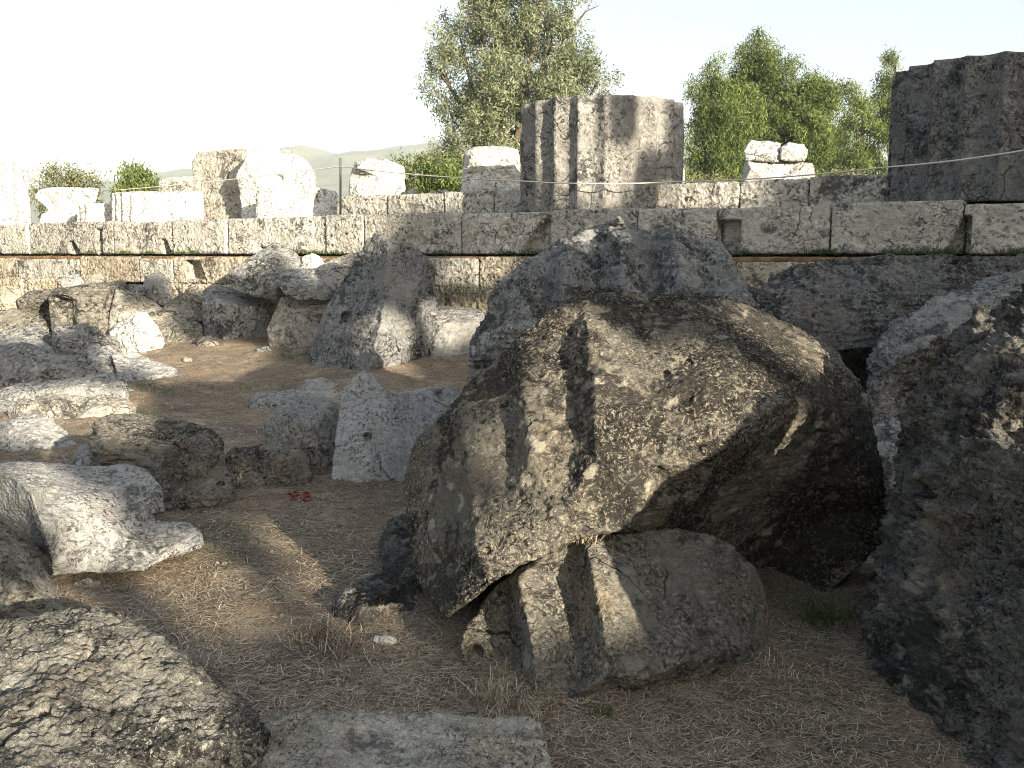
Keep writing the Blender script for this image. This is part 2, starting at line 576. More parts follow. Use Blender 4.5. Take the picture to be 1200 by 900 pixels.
def make_ground():
    m, nt, N, L, b = nodes_of("dry_earth")
    tc = N.new("ShaderNodeTexCoord")
    v = tc.outputs["Object"]
    a = noise_n(nt, v, 0.9, 6, 0.6)
    c = noise_n(nt, v, 14, 8, 0.75)
    d = noise_n(nt, v, 90, 4, 0.7)
    e = noise_n(nt, v, 3.2, 6, 0.7)
    col = mixc(nt, rampf(nt, a, 0.35, 0.65), (0.15, 0.118, 0.088), (0.27, 0.20, 0.135))
    col = mixc(nt, rampf(nt, e, 0.48, 0.62), col, (0.34, 0.275, 0.195))
    col = mixc(nt, rampf(nt, c, 0.5, 0.66), col, (0.075, 0.065, 0.054))
    col = mixc(nt, rampf(nt, d, 0.54, 0.62), col, (0.46, 0.41, 0.34))
    col = mixc(nt, rampf(nt, d, 0.42, 0.34), col, (0.05, 0.038, 0.028))
    L.new(col, b.inputs["Base Color"])
    b.inputs["Roughness"].default_value = 1
    b.inputs["Specular IOR Level"].default_value = 0.1
    bp = N.new("ShaderNodeBump")
    bp.inputs["Strength"].default_value = 0.9
    bp.inputs["Distance"].default_value = 0.03
    L.new(mathn(nt, 'ADD', c, mathn(nt, 'MULTIPLY', d, 0.4)), bp.inputs["Height"])
    L.new(bp.outputs[0], b.inputs["Normal"])
    def axis(lo, hi, step, far):
        inner = np.arange(lo, hi + 1e-6, step)
        out = step * 1.5 * 1.28 ** np.arange(1, 60)
        out = np.cumsum(out)
        out = out[out < far]
        return np.concatenate([(lo - out)[::-1], inner, hi + out])
    xs = axis(-12, 8, 0.06, 6000)
    ys = axis(1.5, 22, 0.06, 6000)
    X, Yg = np.meshgrid(xs, ys)
    X, Yg = X.ravel(), Yg.ravel()
    Z = ground_h(X, Yg)
    nx, ny = len(xs), len(ys)
    idx = np.arange(nx * ny).reshape(ny, nx)
    fq = np.stack([idx[:-1, :-1], idx[:-1, 1:], idx[1:, 1:], idx[1:, :-1]], -1).reshape(-1)
    me = np_mesh("ground", np.stack([X, Yg, Z], 1), fq, 4)
    o = put("ground", me, m, (0, 0, 0))
    tag(o, kind="structure", label="dry trodden earth strewn with straw")
    return o

make_ground()

# ------------------------------------------------------------------ stepped platform
W0 = np.array((0.0, 13.68))
E_ = np.array((1.0, -0.62)) / math.hypot(1, 0.62)
N_ = np.array((E_[1], -E_[0]))              # outward, towards the viewer
if N_[1] > 0:
    N_ = -N_

def wall_u(px, off=0.0):
    """distance along the wall (offset outward by off) seen at column px"""
    k = (px - 600) / F
    b0 = W0 + N_ * off
    # b0 + u E = t (k, 1)
    A = np.array([[E_[0], -k], [E_[1], -1.0]])
    u, t = np.linalg.solve(A, -b0)
    return u

def wall_pt(u, off, z):
    q = W0 + E_ * u + N_ * off
    return np.array((q[0], q[1], z))

def block_run(parent, name, joints, off, depth, z0, z1, mat, vox=0.02, rough=1.0, smooth=3, notches=(), zvar=0.01, gap=0.008, pit=1.0, labels=None):
    for i, (ua, ub) in enumerate(zip(joints, joints[1:])):
        dz = RNG.normal() * zvar
        do = RNG.normal() * zvar
        c = W0 + E_ * (ua + ub) / 2 + N_ * (off - depth / 2 + do)
        me = box_mesh(c, E_, N_, (ub - ua) / 2 - gap, depth / 2, z0 + 0.004, z1 + dz)
        me = remesh(me, vox)
        SEED[0] += 1
        erode(me, vox, 0.55, rough, smooth, pit, SEED[0], (), 1.0, 0.0, 0.15)
        n = len(me.vertices)
        co = np.empty(n * 3)
        me.vertices.foreach_get("co", co)
        co = co.reshape(n, 3)
        rel = co[:, :2] - W0
        u, f = rel @ E_, rel @ N_ - off
        for (poly, dep) in notches:
            inside = in_poly(np.stack([u, co[:, 2]], 1), poly) & (f > -0.2)
            co[inside, :2] -= N_ * dep
        me.vertices.foreach_set("co", co.ravel())
        me.update()
        org = wall_pt((ua + ub) / 2, off - depth / 2, z0)
        o = put(name, me, mat[i % len(mat)] if isinstance(mat, (list, tuple)) else mat, tuple(org), parent)

def in_poly(q, poly):
    inside = np.zeros(len(q), bool)
    j = len(poly) - 1
    for i in range(len(poly)):
        xi, yi = poly[i]
        xj, yj = poly[j]
        c = ((yi > q[:, 1]) != (yj > q[:, 1])) & (q[:, 0] < (xj - xi) * (q[:, 1] - yi) / (yj - yi + 1e-12) + xi)
        inside ^= c
        j = i
    return inside

def notch(px0, px1, ztop, kind):
    a, b = wall_u(px0), wall_u(px1)
    z0 = 1.55
    if kind == 'r':     # slanting left side
        return ([(a + (b - a) * 0.75, ztop), (b, ztop), (b, z0), (a, z0)], 0.2)
    if kind == 'l':
        return ([(a, ztop), (a + (b - a) * 0.35, ztop), (b, z0), (a, z0)], 0.2)
    return ([(a, ztop), (b, ztop), (b, z0), (a, z0)], 0.2)

TOP = 2.16
platform = empty("temple_platform", tuple(wall_pt(0, -6, 0)))
tag(platform, "long stepped stone platform of weathered blocks carrying the column drums", "platform")
j_top = [wall_u(p) for p in (-60, 40, 137, 205, 268, 383, 428, 541, 640, 745, 836, 968, 1122, 1250)]
block_run(platform, "step_block", j_top, 0.0, 0.9, 1.6, TOP, [M_WALL], rough=0.5, pit=0.9, zvar=0.02, notches=[
    notch(-12, 12, 1.8, 'l'), notch(85, 101, 1.83, 'l'), notch(117, 124, 2.05, 'b'), notch(192, 207, 1.85, 'l'), notch(305, 326, 1.73, 'b'),
    notch(607, 644, 2.05, 'r'), notch(836, 864, 2.0, 'b'), notch(1098, 1131, 2.0, 'r')])
j2 = [wall_u(p, 0.34) for p in (-60, 25, 96, 166, 205, 290, 370, 470, 560, 700, 860, 1000, 1130, 1250)]
block_run(platform, "step_block", j2, 0.34, 0.9, 1.12, 1.54, [M_OCHRE, M_WALL], rough=1.0, zvar=0.02, gap=0.01, smooth=2, pit=1.4, notches=[
    ([(wall_u(215, .42), 1.5), (wall_u(232, .42), 1.5), (wall_u(238, .42), 1.2), (wall_u(215, .42), 1.2)], 0.25)])
j3 = [wall_u(p, 0.85) for p in (-60, 10, 52, 110, 170, 240, 330, 440, 505, 560, 620, 760, 900, 1060, 1250)]
block_run(platform, "foundation_block", j3, 0.55, 1.1, 0.62, 1.12, [M_OCHRE], rough=2.0, zvar=0.03, gap=0.015, smooth=4, pit=1.4)
j4 = [wall_u(p, 1.15) for p in (-60, 40, 130, 230, 340, 470, 560, 700, 900, 1250)]
block_run(platform, "foundation_block", j4, 0.66, 1.1, -0.1, 0.62, [M_OCHRE], vox=0.035, rough=2.0, zvar=0.03, gap=0.02, smooth=4, pit=1.4)
soil = box_mesh(W0 + E_ * -3 + N_ * 0.15, E_, N_, 24, 0.14, 1.5, 1.568)
soil = remesh(soil, 0.03)
erode(soil, 0.03, 0.3, 0.3, 2, 0.3, 3, rugged=.1)
put("soil_ledge", soil, simple("ledge_soil", (0.16, 0.10, 0.055), 1.0, 0.5, 9), tuple(wall_pt(-3, .15, 1.5)), platform)
core = box_mesh(W0 + E_ * -5 + N_ * -14.5, E_, N_, 28, 13.7, 0, TOP - 0.01)
put("core", core, M_WALL, tuple(wall_pt(-5, -14.5, 0)), platform)

# low course of paving slabs on the platform, between the columns
def low_course(px_list, off, label, zt=2.53):
    t = empty("low_slab_course", tuple(wall_pt(wall_u(px_list[0], off), off, TOP)))
    tag(t, label, "low wall", "low slab courses on the platform")
    block_run(t, "slab", [wall_u(p, off) for p in px_list], off, 0.7, TOP, zt, M_WALL, vox=0.022, rough=1.0, zvar=0.012, smooth=2)
low_course((396, 456, 521, 578, 640), -1.0, "low course of slabs to the left of the nearer-left column stump")
low_course((760, 862, 942, 1036, 1080), -1.0, "low course of slabs between the two big column stumps")

# ------------------------------------------------------------------ columns
def drum_mesh(c, R, z0, z1, phase, seed, vox=0.02, flutes=20, depth=0.092, top_wob=0.009, chip=1.0):
    na, nz = flutes * 14, max(8, int((z1 - z0) / 0.018))
    th = np.linspace(0, 2 * np.pi, na, endpoint=False)
    fr = (th / (2 * np.pi) * flutes + phase) % 1.0
    prof = R * (1 - depth * np.sin(np.pi * fr) ** 0.85)
    zz = np.linspace(z0, z1, nz)
    T, Z = np.meshgrid(th, zz)
    Rr = np.tile(prof, (nz, 1))
    pts = np.stack([Rr * np.cos(T), Rr * np.sin(T), Z], -1).reshape(-1, 3)
    q = pts / 0.5 + seed
    n1 = fbm(q, 4)
    n2 = fbm(pts / 0.09 + seed, 3)
    w = worley(pts / 0.11 + seed)
    dr = -0.009 * chip * np.abs(n1) * 1.4 + 0.007 * n2 - 0.014 * sstep(0.3, 0.08, w) * sstep(0, .3, n1)
    # worn arrises
    arr = np.tile(np.maximum(0, 1 - np.minimum(fr, 1 - fr) * 9), (nz, 1)).ravel()
    dr -= arr * 0.028 * sstep(-0.1, 0.4, perlin(pts / 0.3 + seed * 2))
    edge = np.minimum(pts[:, 2] - z0, z1 - pts[:, 2])
    dr -= 0.008 * sstep(0.04, 0.0, edge)
    for fz in (0.51, 0.31):
        zc = z0 + (z1 - z0) * fz + 0.025 * perlin(pts / 0.35 + seed * 7 + fz)
        dr -= 0.013 * np.exp(-((pts[:, 2] - zc) / 0.012) ** 2) * sstep(-0.15, 0.15, perlin(pts / 0.6 + seed * 5 + fz * 3) + (0.25 if fz > .5 else -.1))
    rad = np.hypot(pts[:, 0], pts[:, 1])
    k = (rad + dr) / rad
    pts[:, 0] *= k
    pts[:, 1] *= k
    topm = pts[:, 2] > z1 - 0.12
    pts[topm, 2] += top_wob * 2 * perlin(pts[topm] / 0.4 + seed * 3)
    pts[:, :2] += c
    idx = np.arange(nz * na).reshape(nz, na)
    nx = np.roll(idx, -1, axis=1)
    f = np.stack([idx[:-1], nx[:-1], nx[1:], idx[1:]], -1).reshape(-1, 4)
    pts = np.vstack([pts, [[*c, z0]], [[*c, z1 - 0.01]]])
    me = bpy.data.meshes.new("drum")
    fl = [tuple(x) for x in f]
    kb, kt = nz * na, nz * na + 1
    fl += [(idx[0, (i + 1) % na], idx[0, i], kb) for i in range(na)]
    fl += [(idx[-1, i], idx[-1, (i + 1) % na], kt) for i in range(na)]
    me.from_pydata([tuple(p) for p in pts], [], [tuple(int(a) for a in t) for t in fl])
    me.polygons.foreach_set("use_smooth", np.ones(len(me.polygons), bool))
    return me

def column(c, R, cuts, phase, label, seed, mat=None, group="fluted column stumps on the platform", **kw):
    t = empty("column_stump", (c[0], c[1], cuts[0]))
    tag(t, label, "column", group)
    for i, (a, b) in enumerate(zip(cuts, cuts[1:])):
        put("drum", drum_mesh(np.array(c), R, a + (0.003 if i else 0), b - 0.003, phase, seed + i * 5, **kw), mat or M_DRUM, (c[0], c[1], a), t)
    return t

c1 = np.array(((703 - 600) / F * 14.4, 14.4))
c2 = c1 + 5.05 * E_
column(c1, 1.15, (TOP, 3.64), 0.15, "cracked fluted column stump in the middle of the platform, partly sunlit", 4.0)
column(c2, 1.18, (TOP, 3.67), 0.35, "dark shaded column stump standing at the right end of the platform", 9.0, mat=M_SHADE, depth=0.105)

# ------------------------------------------------------------------ things on the platform beyond
def plat_stone(name, label, cat, Y, outline, inner, thick, mat, group=None, **kw):
    return relief(name, label, Y, outline, inner, thick, mat, cat, group, **kw)

# far left column stump and its neighbours, bleached by the sun
cL = np.array(((-12 - 600) / F * 23.5, 23.5))
column(cL, 1.02, (TOP, 3.1, 3.68), 0.2, "sun bleached column stump cut off by the left edge", 21.0, mat=M_WHITE)
plat_stone("stone_block", "bleached block with a projecting broken left corner beside the leftmost stump", "stone block", 24.0,
           [(40, 232, .1), (46, 222, .3), (62, 219, .4), (117, 220, .4), (112, 238, .3), (90, 240, .2), (92, 268, 0), (44, 270, 0), (48, 252, .05), (58, 247, .15)],
           [(64, 226, 0), (75, 240, 0), (62, 240, .1)], 0.9, M_WHITE, "bleached blocks on the platform", vox=0.03, smooth=2)
def fluted_slab(px0, px1, ytop, Y, grooves, label, zb=TOP, mat=M_WHITE, dep=1.0):
    """a drum segment lying on the platform: straight block with concave grooves on its face"""
    pts_o = [(px0, ytop + 2, .1), (px0 + (px1 - px0) * .3, ytop, .15), (px1, ytop + 1, .3), (px1 + 1, ytop + 20, .2), (px1, 275, .1), (px0, 276, 0)]
    inn = []
    for g, dd in grooves:
        for yy in (ytop + 3, ytop + 22, 272):
            inn.append((g, yy, dd))
    return plat_stone("stone_block", label, "stone block", Y, pts_o, inn, dep, mat, "bleached blocks on the platform", vox=0.025, smooth=1, rough=0.5)
fluted_slab(90, 134, 238, 22.6, [(92.5, .18), (95, 0), (98, .16), (101, 0)], "low bleached block with one dark groove in front of the broken corner block")
fluted_slab(131, 238, 224, 22.0, [(134, .25), (137, 0), (140.5, .25), (144, 0), (151, .14), (155, 0), (166, .08), (172, 0)], "long bleached fluted block lying left of the tall grey block")
plat_stone("stone_block", "small grey block peeping out left of the tall block", "stone block", 25.5,
           [(186, 212, .1), (194, 208, .2), (228, 206, .2), (232, 270, 0), (186, 270, 0)], [], 0.6, M_PALE, "bleached blocks on the platform", vox=0.03)
plat_stone("stone_block", "tall grey upright block with a rough unlit face", "stone block", 21.5,
           [(225, 190, .9), (233, 179, 1.0), (262, 176, .7), (289, 174, .3), (292, 200, .2), (290, 275, .1), (226, 275, .8), (227, 230, .9)],
           [(284, 185, .25), (284, 260, .2)], 0.7, M_PALE, "bleached blocks on the platform", vox=0.025, rough=0.7)
plat_stone("stone_block", "tall bleached block with a rounded top right of the grey upright block", "stone block", 20.9,
           [(277, 205, .2), (290, 182, .1), (300, 174, .2), (335, 176, .4), (358, 186, .6), (370, 205, .7), (372, 272, .5), (282, 275, .1), (284, 240, .3)],
           [(292, 200, 0), (330, 200, .1), (325, 240, .2), (350, 225, .45)], 0.8, M_WHITE, "bleached blocks on the platform", vox=0.025, rough=0.9,
           pits=((327, 210, 21, .10, .12),))
plat_stone("stone_block", "wide bleached fluted block lying before the tall rounded one", "stone block", 19.6,
           [(300, 222, .1), (322, 219, .1), (372, 220, .3), (393, 224, .5), (399, 232, .55), (397, 275, .4), (300, 275, 0)],
           [(303, 224, 0), (303, 270, 0), (320, 224, .0), (319, 270, 0.0), (311, 224, .1), (311, 270, .1), (345, 240, .1), (322, 224, .06), (325, 240, .0)], 0.8, M_WHITE,
           "bleached blocks on the platform", vox=0.025, rough=0.6, smooth=1)
plat_stone("stone_block", "bleached boulder-like block with a dark left end beside the thin post", "stone block", 18.2,
           [(409, 232, .2), (411, 205, .3), (416, 190, .4), (430, 186, .4), (452, 187, .4), (474, 197, .5), (475, 240, .3), (450, 252, .1), (410, 252, .1)],
           [(420, 196, 0), (420, 235, 0), (445, 205, .05), (460, 215, .15)], 0.6, M_WHITE, "bleached blocks on the platform", vox=0.022, rough=1.3)
plat_stone("stone_block", "bleached pitted block left of the middle column stump", "stone block", 17.2,
           [(539, 230, .1), (543, 205, .2), (544, 178, .3), (556, 173, .3), (590, 172, .3), (607, 176, .4), (612, 250, .3), (540, 250, .1)],
           [(552, 184, 0), (575, 200, .1), (600, 190, .12), (552, 225, 0)], 0.7, M_WHITE, "bleached blocks on the platform", vox=0.02, rough=1.5)
plat_stone("stone_block", "small brownish stone on the slabs beside the boulder-like block", "stone block", 17.8,
           [(468, 236, .0), (470, 226, .1), (488, 219, .15), (490, 240, 0)], [], 0.3, M_PALE, "bleached blocks on the platform", vox=0.02)
plat_stone("stone_block", "small dark stone on the slabs before the scrub", "stone block", 17.5,
           [(500, 236, 0), (505, 225, .1), (525, 222, .15), (528, 238, 0)], [], 0.3, M_WALL, "bleached blocks on the platform", vox=0.02)
plat_stone("stone_block", "wide tapering bleached block carrying two smaller stones", "stone block", 17.0,
           [(868, 222, .1), (873, 190, .3), (878, 187, .3), (938, 190, .3), (953, 192, .35), (957, 224, .1), (955, 240, 0), (868, 240, 0)],
           [(880, 196, 0), (940, 198, 0), (910, 215, -.05)], 0.9, M_WHITE, "bleached blocks on the platform", vox=0.022)
plat_stone("stone_block", "knobbly bleached stone, left of the pair on the tapering block", "stone block", 17.15,
           [(873, 188, 0), (872, 175, .1), (880, 165, .2), (900, 166, .2), (914, 168, .2), (916, 180, .1), (912, 189, 0)], [(892, 178, -.05)], 0.5, M_WHITE,
           "bleached blocks on the platform", vox=0.018, rough=1.5)
plat_stone("stone_block", "rounded bleached stone, right of the pair on the tapering block", "stone block", 17.1,
           [(914, 186, 0), (915, 172, .1), (924, 167, .15), (942, 169, .15), (947, 178, .1), (943, 189, 0), (920, 189, 0)], [(930, 178, -.08)], 0.4, M_WHITE,
           "bleached blocks on the platform", vox=0.018)
plat_stone("stone_block", "narrow bleached stone showing right of the middle column stump", "stone block", 16.0,
           [(790, 245, 0), (792, 196, .1), (802, 198, .1), (804, 240, 0)], [], 0.4, M_WHITE, "bleached blocks on the platform", vox=0.018)
plat_stone("stone_block", "low bleached stone behind the right slab course", "stone block", 16.5,
           [(800, 240, 0), (802, 215, .1), (824, 214, .1), (826, 240, 0)], [], 0.4, M_WHITE, "bleached blocks on the platform", vox=0.018)

# thin post and rope
def tube_mesh(pts, radii, sides=8):
    pts = [np.array(p, float) for p in pts]
    vs_, fs = [], []
    for i, p in enumerate(pts):
        d = pts[min(i + 1, len(pts) - 1)] - pts[max(i - 1, 0)]
        d = d / (np.linalg.norm(d) + 1e-9)
        a = np.cross(d, (0.31, 0.2, 0.93) if abs(d[2]) < 0.9 else (1, 0, 0))
        a /= np.linalg.norm(a)
        b = np.cross(d, a)
        for k in range(sides):
            t = 2 * math.pi * k / sides
            vs_.append(tuple(p + radii[i] * (math.cos(t) * a + math.sin(t) * b)))
    for i in range(len(pts) - 1):
        for k in range(sides):
            k2 = (k + 1) % sides
            fs.append((i * sides + k, i * sides + k2, (i + 1) * sides + k2, (i + 1) * sides + k))
    fs.append(tuple(range(sides))[::-1])
    fs.append(tuple((len(pts) - 1) * sides + k for k in range(sides)))
    return vs_, fs

def tube_obj(name, paths, mat, origin, parent=None, sides=8):
    V, Fc = [], []
    for pts, rad in paths:
        v, f = tube_mesh(pts, rad, sides)
        k = len(V)
        V += v
        Fc += [tuple(i + k for i in t) for t in f]
    me = bpy.data.meshes.new(name)
    me.from_pydata(V, [], Fc)
    me.polygons.foreach_set("use_smooth", np.ones(len(me.polygons), bool))
    return put(name, me, mat, origin, parent)

pa = P(399, 256, 16.1)
pb = P(399, 185, 16.1)
pa[2] = TOP
o = tube_obj("metal_post", [([pa, pb], [0.018, 0.018])], M_METAL, tuple(pa))
tag(o, "thin dark metal post holding the rope before the hills", "post")
def rope_pts(anchors, sag):
    out = []
    for a, b in zip(anchors, anchors[1:]):
        for i in range(10):
            t = i / 10
            q = a * (1 - t) + b * t
            q = q - np.array((0, 0, sag * 4 * t * (1 - t)))
            out.append(q)
    out.append(anchors[-1])
    return out
rp = rope_pts([P(120, 224, 19.9), P(399, 195, 16.09), P(608, 212, 13.15), P(793, 213, 13.0), P(1037, 196, 10.45), P(1260, 165, 9.3)], 0.03)
o = tube_obj("barrier_rope", [(rp, [0.008] * len(rp))], M_ROPE, tuple(rp[0]), sides=6)
tag(o, "thin pale rope strung along the platform past the column stumps", "rope")

# ------------------------------------------------------------------ fallen blocks
GF = "fallen blocks before the platform"
def fb(label, Y, outline, inner, thick, mat, cat="stone block", **kw):
    return relief("stone_block", label, Y, outline, inner, thick, mat, cat, GF, **kw)

fb("wedge-shaped grey block with a pointed top leaning behind the flat slab", 14.7,
   [(268, 320, 0), (285, 307, .1), (320, 284, .6), (338, 287, .7), (362, 315, .3), (350, 347, .2), (325, 352, 0), (300, 348, -.1), (273, 340, -.05)],
   [(300, 318, -.05), (320, 300, .2), (325, 335, -.15)], .9, M_GREY, pit=.6)
fb("flat slab lying across another stone left of the tall boulder", 14.0,
   [(322, 329, 0), (337, 316, .5), (375, 314, .6), (403, 321, .5), (401, 341, .2), (385, 351, 0), (355, 353, -.1), (334, 345, -.1)],
   [(345, 335, -.15), (375, 332, -.1)], .7, M_GREY)
fb("squat pale block carrying the flat slab", 14.0,
   [(330, 348, .25), (395, 350, .35), (405, 370, .2), (400, 418, 0), (372, 427, -.1), (345, 429, -.1), (318, 418, 0), (313, 386, .05)],
   [(345, 372, 0), (322, 400, -.1), (365, 400, -.15)], .8, M_PALE, pit=.7)
fb("large rounded oblong block left of the slab on a stone", 15.1,
   [(237, 352, 0), (243, 340, .4), (253, 335, .6), (290, 340, .6), (333, 349, .5), (323, 372, .1), (317, 397, 0), (262, 406, -.3), (240, 402, 0)],
   [(260, 354, -.25), (300, 360, -.2), (262, 380, -.3), (300, 380, -.2)], .9, M_GREY, vox=.024)
fb("small brilliant white rock full of dark holes", 14.2,
   [(127, 388, .1), (140, 378, .2), (160, 366, .3), (172, 366, .3), (186, 385, .15), (194, 402, .1), (187, 412, 0), (170, 423, -.1), (150, 417, -.1), (135, 414, 0), (132, 396, 0)],
   [(158, 385, -.05), (165, 402, -.2), (145, 398, -.1)], .5, M_WHITE, pit=2.2, rough=1.4, vox=.02)
fb("rough buff rock just right of the brilliant white one", 14.7,
   [(172, 368, .3), (190, 362, .5), (215, 367, .4), (236, 380, .2), (239, 397, .1), (228, 409, 0), (205, 412, -.1), (185, 407, -.05), (178, 390, 0)],
   [(205, 380, .1), (210, 395, -.1)], .6, M_PITTED)
fb("low pale stone wedged behind the buff rock", 15.4,
   [(187, 364, 0), (200, 352, .3), (225, 346, .5), (241, 351, .5), (241, 378, .1), (215, 374, 0)], [(215, 360, .1)], .6, M_PALE)
fb("sloping grey block between the grooved block and the buff rock", 14.9,
   [(126, 388, 0), (130, 360, 0), (136, 339, .2), (155, 341, .4), (178, 352, .6), (191, 361, .5), (183, 370, .2), (160, 374, .1), (148, 390, 0)],
   [(140, 360, -.05), (155, 355, .15)], .7, M_PALE, pit=.8)
fb("small smooth grey stone standing on edge against the step", 16.1,
   [(165, 341, 0), (172, 324, .15), (185, 317, .25), (198, 326, .2), (202, 348, .1), (196, 360, 0), (180, 356, -.1), (168, 350, 0)],
   [(182, 335, -.1)], .35, M_SMOOTH, rough=.6)
fb("block with a broken dark left end and a deep groove in its face", 14.9,
   [(56, 347, .1), (66, 337, .2), (75, 337, .3), (110, 332, .4), (146, 329, .6), (151, 340, .5), (137, 346, .3), (131, 375, .1), (127, 392, 0), (100, 395, -.1), (61, 392, 0)],
   [(75, 345, -.12), (76, 385, -.15), (82, 354, .18), (85, 386, .25), (92, 350, -.05), (93, 385, -.1), (120, 345, .1), (118, 385, 0)], .8, M_PITTED, smooth=2)
fb("small grey stone sitting on the ochre step behind the grooved block", 16.4,
   [(69, 329, 0), (78, 321, .1), (92, 321, .15), (99, 330, .1), (96, 342, 0), (75, 342, -.05)], [], .3, M_GREY, vox=.02)
fb("buff block with a dark hollow left end beside the grooved block", 15.6,
   [(19, 351, 0), (35, 341, .3), (60, 339, .4), (67, 352, .2), (65, 390, 0), (42, 388, -.1), (27, 374, -.05)],
   [(26, 352, 0), (40, 371, .15), (46, 352, -.1)], .7, M_PITTED)
fb("low ochre lump below the step at the left edge", 15.0,
   [(-14, 372, .2), (15, 361, .4), (45, 369, .4), (67, 385, .2), (67, 406, 0), (-14, 408, -.2)], [(20, 385, 0)], .7, M_PITTED)
fb("low grey lump half buried at the left edge", 14.2,
   [(-14, 393, .2), (20, 383, .4), (48, 384, .4), (63, 395, .2), (67, 418, 0), (-14, 422, -.2)], [(25, 396, 0)], .7, M_GREY)
fb("grey block with a pitted worm-eaten top before the grooved block", 13.2,
   [(62, 386, .1), (65, 379, .3), (80, 382, .3), (98, 379, .4), (115, 386, .4), (129, 402, .3), (137, 420, .1), (131, 445, 0), (95, 436, -.1), (68, 426, -.1), (61, 402, 0)],
   [(90, 400, 0), (75, 405, -.1)], .7, M_GREY, pit=1.8, vox=.02)
fb("rounded grey rock before the worm-eaten block", 12.5,
   [(91, 414, .3), (110, 404, .4), (130, 411, .4), (146, 428, .2), (150, 440, .1), (147, 455, 0), (110, 460, -.1), (95, 444, 0)],
   [(125, 430, -.05)], .6, M_GREY, pit=.6)
fb("pale flat slab with a darker rim at the left edge", 13.6,
   [(-14, 402, .3), (20, 396, .5), (50, 399, .4), (66, 410, .2), (62, 420, 0), (-14, 425, -.1)], [(25, 410, .1)], .6, M_SMOOTH)
fb("jumbled dark grey rock with a cleft at the left edge", 12.1,
   [(-14, 420, .4), (10, 404, .5), (30, 401, .6), (60, 414, .5), (75, 417, .4), (95, 417, .4), (111, 432, .2), (117, 452, 0), (30, 464, -.1), (-14, 466, -.2)],
   [(40, 425, .1), (70, 425, .15), (35, 445, -.1), (20, 435, .1)], .8, M_GREY, rough=.9)
fb("pale slab sloping down to the straw beside the rounded grey rock", 12.0,
   [(130, 415, .6), (160, 414, .9), (185, 424, .7), (206, 432, .4), (215, 441, .2), (208, 453, .05), (190, 456, 0), (165, 467, -.1), (148, 464, -.05), (138, 440, .2)],
   [(165, 440, .2), (185, 440, .2)], .6, M_SMOOTH, pit=1.2)
fb("long low rough slab reaching in from the left edge", 10.8,
   [(-14, 462, .3), (25, 449, .3), (70, 443, .4), (130, 437, .5), (143, 442, .4), (151, 455, .2), (153, 480, 0), (-14, 486, -.2)],
   [(20, 460, -.05), (90, 453, 0), (145, 458, 0)], .6, M_GREY, pit=1.3)
fb("sunlit buff slab with a level pale top", 9.6,
   [(9, 480, .2), (30, 467, .5), (60, 462, .6), (100, 464, .6), (145, 467, .5), (159, 478, .3), (158, 492, .1), (150, 525, -.1), (60, 530, -.2), (14, 512, -.1)],
   [(25, 475, 0), (60, 473, 0), (110, 475, .05), (150, 478, .1), (80, 500, -.15)], .6, M_PALE, pit=1.2)
fb("grey rock pierced with black holes at the left edge", 8.0,
   [(-14, 500, .3), (20, 489, .5), (38, 484, .6), (55, 489, .5), (75, 504, .4), (93, 525, .2), (98, 548, 0), (60, 564, -.1), (-14, 570, -.2)],
   [(30, 510, .1), (50, 535, -.1)], .6, M_SMOOTH, pit=1.5, pits=((72, 503, 8.2, .025, .08), (35, 518, 8.0, .03, .08), (45, 540, 8, .03, .06), (62, 548, 8, .02, .06)))
fb("big dark brown block with an overhanging upper layer", 6.25,
   [(106, 520, .2), (111, 496, .5), (130, 484, .8), (160, 487, .9), (200, 492, .9), (240, 499, .8), (258, 515, .6), (261, 535, .4), (269, 560, .2), (275, 582, .05), (268, 604, 0), (235, 617, -.1), (190, 620, -.15), (150, 604, 0), (118, 562, .1)],
   [(124, 524, 0), (190, 552, -.1), (150, 510, .4), (220, 510, .5), (245, 530, .22), (190, 528, .12), (250, 577, -.06), (200, 592, -.12), (205, 563, .14), (240, 560, .12)],
   .7, M_PITTED, rough=.8, layer=1.8)
WB = fb("big pale smooth block with a jagged right end, propped over small stones", 4.78,
   [(-16, 546, .3), (20, 542, .5), (60, 544, .7), (100, 547, .8), (150, 544, .8), (173, 551, .7), (191, 575, .55), (193, 600, .45), (178, 603, .4), (168, 594, .38), (190, 612, .35), (222, 614, .3), (235, 625, .25), (237, 640, .1), (215, 648, .1), (190, 656, .05), (165, 669, 0), (100, 670, -.05), (63, 673, -.1), (58, 655, 0), (30, 625, .25), (0, 600, .35), (-16, 590, .4)],
   [(37, 578, -.12), (48, 612, -.12), (60, 650, -.12), (20, 562, .1), (110, 610, .1), (90, 580, .2), (150, 630, .15), (120, 655, -.02), (190, 635, .15), (150, 575, .5), (188, 645, .1), (60, 566, .25)],
   .6, M_SMOOTH, rough=.7, pit=.4, smooth=2)
fb("coarse grey boulder full of pores at the left edge", 4.1,
   [(-16, 600, .3), (0, 611, .3), (20, 624, .3), (45, 654, .2), (66, 690, .1), (78, 722, 0), (73, 745, 0), (-16, 752, -.1)],
   [(20, 680, -.08)], .6, M_PITTED, pit=1.6)
fb("huge crumbly grey-buff boulder filling the lower left corner", 2.75,
   [(-24, 735, .6), (20, 726, .6), (70, 714, .75), (110, 713, .75), (140, 721, .7), (180, 744, .6), (220, 774, .5), (260, 804, .45), (290, 834, .35), (312, 860, .25), (300, 910, .1), (200, 970, -.1), (-24, 970, -.4)],
   [(60, 770, .35), (120, 790, .3), (180, 830, .15), (60, 850, 0), (230, 860, .1), (140, 900, -.1)], .6, M_CRUMB, pit=1.2, rough=1.4, rugged=.4, vox=.0055,
   pits=((18, 842, 2.8, .022, .06), (33, 824, 2.8, .012, .04), (108, 860, 2.8, .008, .03)))
